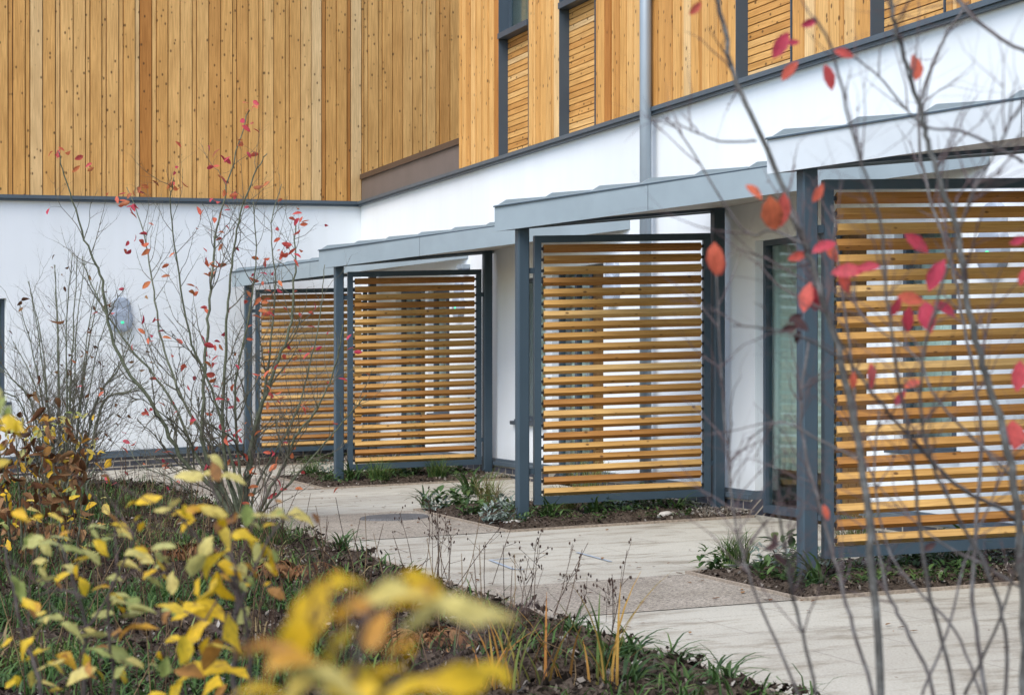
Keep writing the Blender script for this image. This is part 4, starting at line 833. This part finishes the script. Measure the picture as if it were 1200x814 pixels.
# ------------------------------------------------------------------ ground cover, mulch, gravel, litter (stuff)
rg = random.Random(9)
def in_main(u, n): return inside(u, n, MAINP)
mb = MB(); cnt = 0
while cnt < 19000:
    u = 6.3 + 16.7 * rg.random() ** 1.4; n = rg.uniform(max(0, .06 * u), NB - .06)
    if not in_main(u, n): continue
    q = noise.noise(Vector((u * .9, n * .9, 7))); edge = max(0, min(1, (NB - .45 - n) / 1.0)) * (.10 if u < 10 and n > 2.0 else 1)
    if rg.random() > max(.02, (q + .25)) * (0.12 + .9 * edge): cnt += .02; continue
    tone = noise.noise(Vector((u * .6, n * .6, 20)))
    r = rg.betavariate(1.6, 2.4) * .75 if tone > -.3 else rg.uniform(.4, 1)
    blade(mb, Wd(u, n, max(0, soil_h(u, n, .09))), rg.uniform(0, 6.28), rg.uniform(.1, .9), rg.uniform(.06, .20), .009, r, 1.1, 3); cnt += 1
tag(mb.build('grass', GRASSM), 'low mixed grass and green ground cover growing through the long bed', 'grass', kind='stuff')
mb = MB(); cnt = 0
while cnt < 600:
    u = 7 + 14 * rg.random() ** 1.2; n = rg.uniform(.08 * u, NB - .5)
    if not in_main(u, n): continue
    r = Wd(u, n, 0); h = rg.uniform(.2, .6); tip = r + Vector((rg.gauss(0, .12), rg.gauss(0, .12), h)); mb.tube(smooth_path([r, (r + tip) / 2 + rv(rg, .03), tip], 3), [.003, .003, .003, .0025, .002, .002, .0015], 3, rg.random(), False); cnt += 1
tag(mb.build('undergrowth', STRAW), 'thin dry brown stems standing all through the long bed', 'dry stems', kind='stuff')
def chip(mb, p, s, r):
    a = rv(rg).normalized(); b = a.cross(rv(rg)).normalized(); c = a.cross(b); i = [mb.vert(p + a * s * 1.6, (0, 0, r)), mb.vert(p - a * s * 1.3 + c * s * .3, (0, 0, r)), mb.vert(p + b * s * .7 + c * s * .4, (0, 0, r)), mb.vert(p - b * s * .7, (0, 0, r)), mb.vert(p + c * s * .55, (0, 0, r))]
    for f in ((0, 2, 4), (2, 1, 4), (1, 3, 4), (3, 0, 4), (0, 3, 2), (1, 2, 3)): mb.face([i[k] for k in f])
mb = MB()
for _ in range(26000):
    u = 6.3 + 16.5 * rg.random() ** 1.3; n = rg.uniform(max(0, .06 * u), NB - .03)
    if in_main(u, n): chip(mb, Wd(u, n, max(0, soil_h(u, n, .09)) + .006), rg.uniform(.006, .02), rg.random() ** 1.6)
for i, (a, b_) in BEDS.items():
    for _ in range(2600): u = rg.uniform(a + .02, b_ - .02); n = rg.uniform(BN + .02, WN - .1); chip(mb, Wd(u, n, .014 + max(0, soil_h(u, n, .05)) * min(1, (n - BN) / .12)), rg.uniform(.005, .016), rg.random() ** 1.5)
tag(mb.build('mulch', MULCH), 'dark bark mulch and crumbs of soil scattered over the beds', 'mulch', kind='stuff')
mb = MB()
for i, (a, b_) in BEDS.items():
    for _ in range(34 if i else 8):
        u, n = rg.uniform(a + .12, b_ - .12), rg.uniform(BN + .1, WN - .5); tone = rg.random() * .8; rad = rg.uniform(.05, .13)
        for _k in range(26):
            q = Wd(u, n, .03) + Vector((rg.gauss(0, rad * .6), rg.gauss(0, rad * .6), rg.random() * .05)); Ln = rg.uniform(.025, .06)
            leaf(mb, q, Vector((rg.gauss(0, 1), rg.gauss(0, 1), rg.uniform(.1, 1.3))), (0, 0, 1), Ln, Ln * .45, min(1, max(0, tone + rg.gauss(0, .12))), .4, .35)
tag(mb.build('ground_cover', GREENL), 'low leafy green ground cover spreading over the small beds under the screens', 'ground cover', kind='stuff')
mb = MB()
for i, (a, b_) in BEDS.items():
    for _ in range(1700): u = rg.uniform(a, b_); n = WN - .08 - abs(rg.gauss(0, .25)); chip(mb, Wd(u, max(n, BN + .1), .03 + rg.random() * .02), rg.uniform(.008, .017), rg.random())
tag(mb.build('gravel', GRAVM), 'brown and grey gravel along the foot of the brick plinth', 'gravel', kind='stuff')
mb = MB()
for _ in range(330):
    u = rg.uniform(5.5, 24); n = rg.choice([rg.uniform(NB, WN - .1), NB + abs(rg.gauss(0, .3)), BN - abs(rg.gauss(0, .25))])
    if any(a < u < b_ and n > BN for a, b_ in BEDS.values()): continue
    L_ = rg.uniform(.012, .05); a = rg.uniform(0, 6.28); leaf(mb, Wd(u, n, .012), (math.cos(a), math.sin(a), .05), (0, 0, 1), L_, L_ * .5, rg.random(), -.1, .3)
tag(mb.build('leaf_litter', BROWNL), 'small fallen brown leaves and crumbs scattered over the pale path', 'leaf litter', kind='stuff')
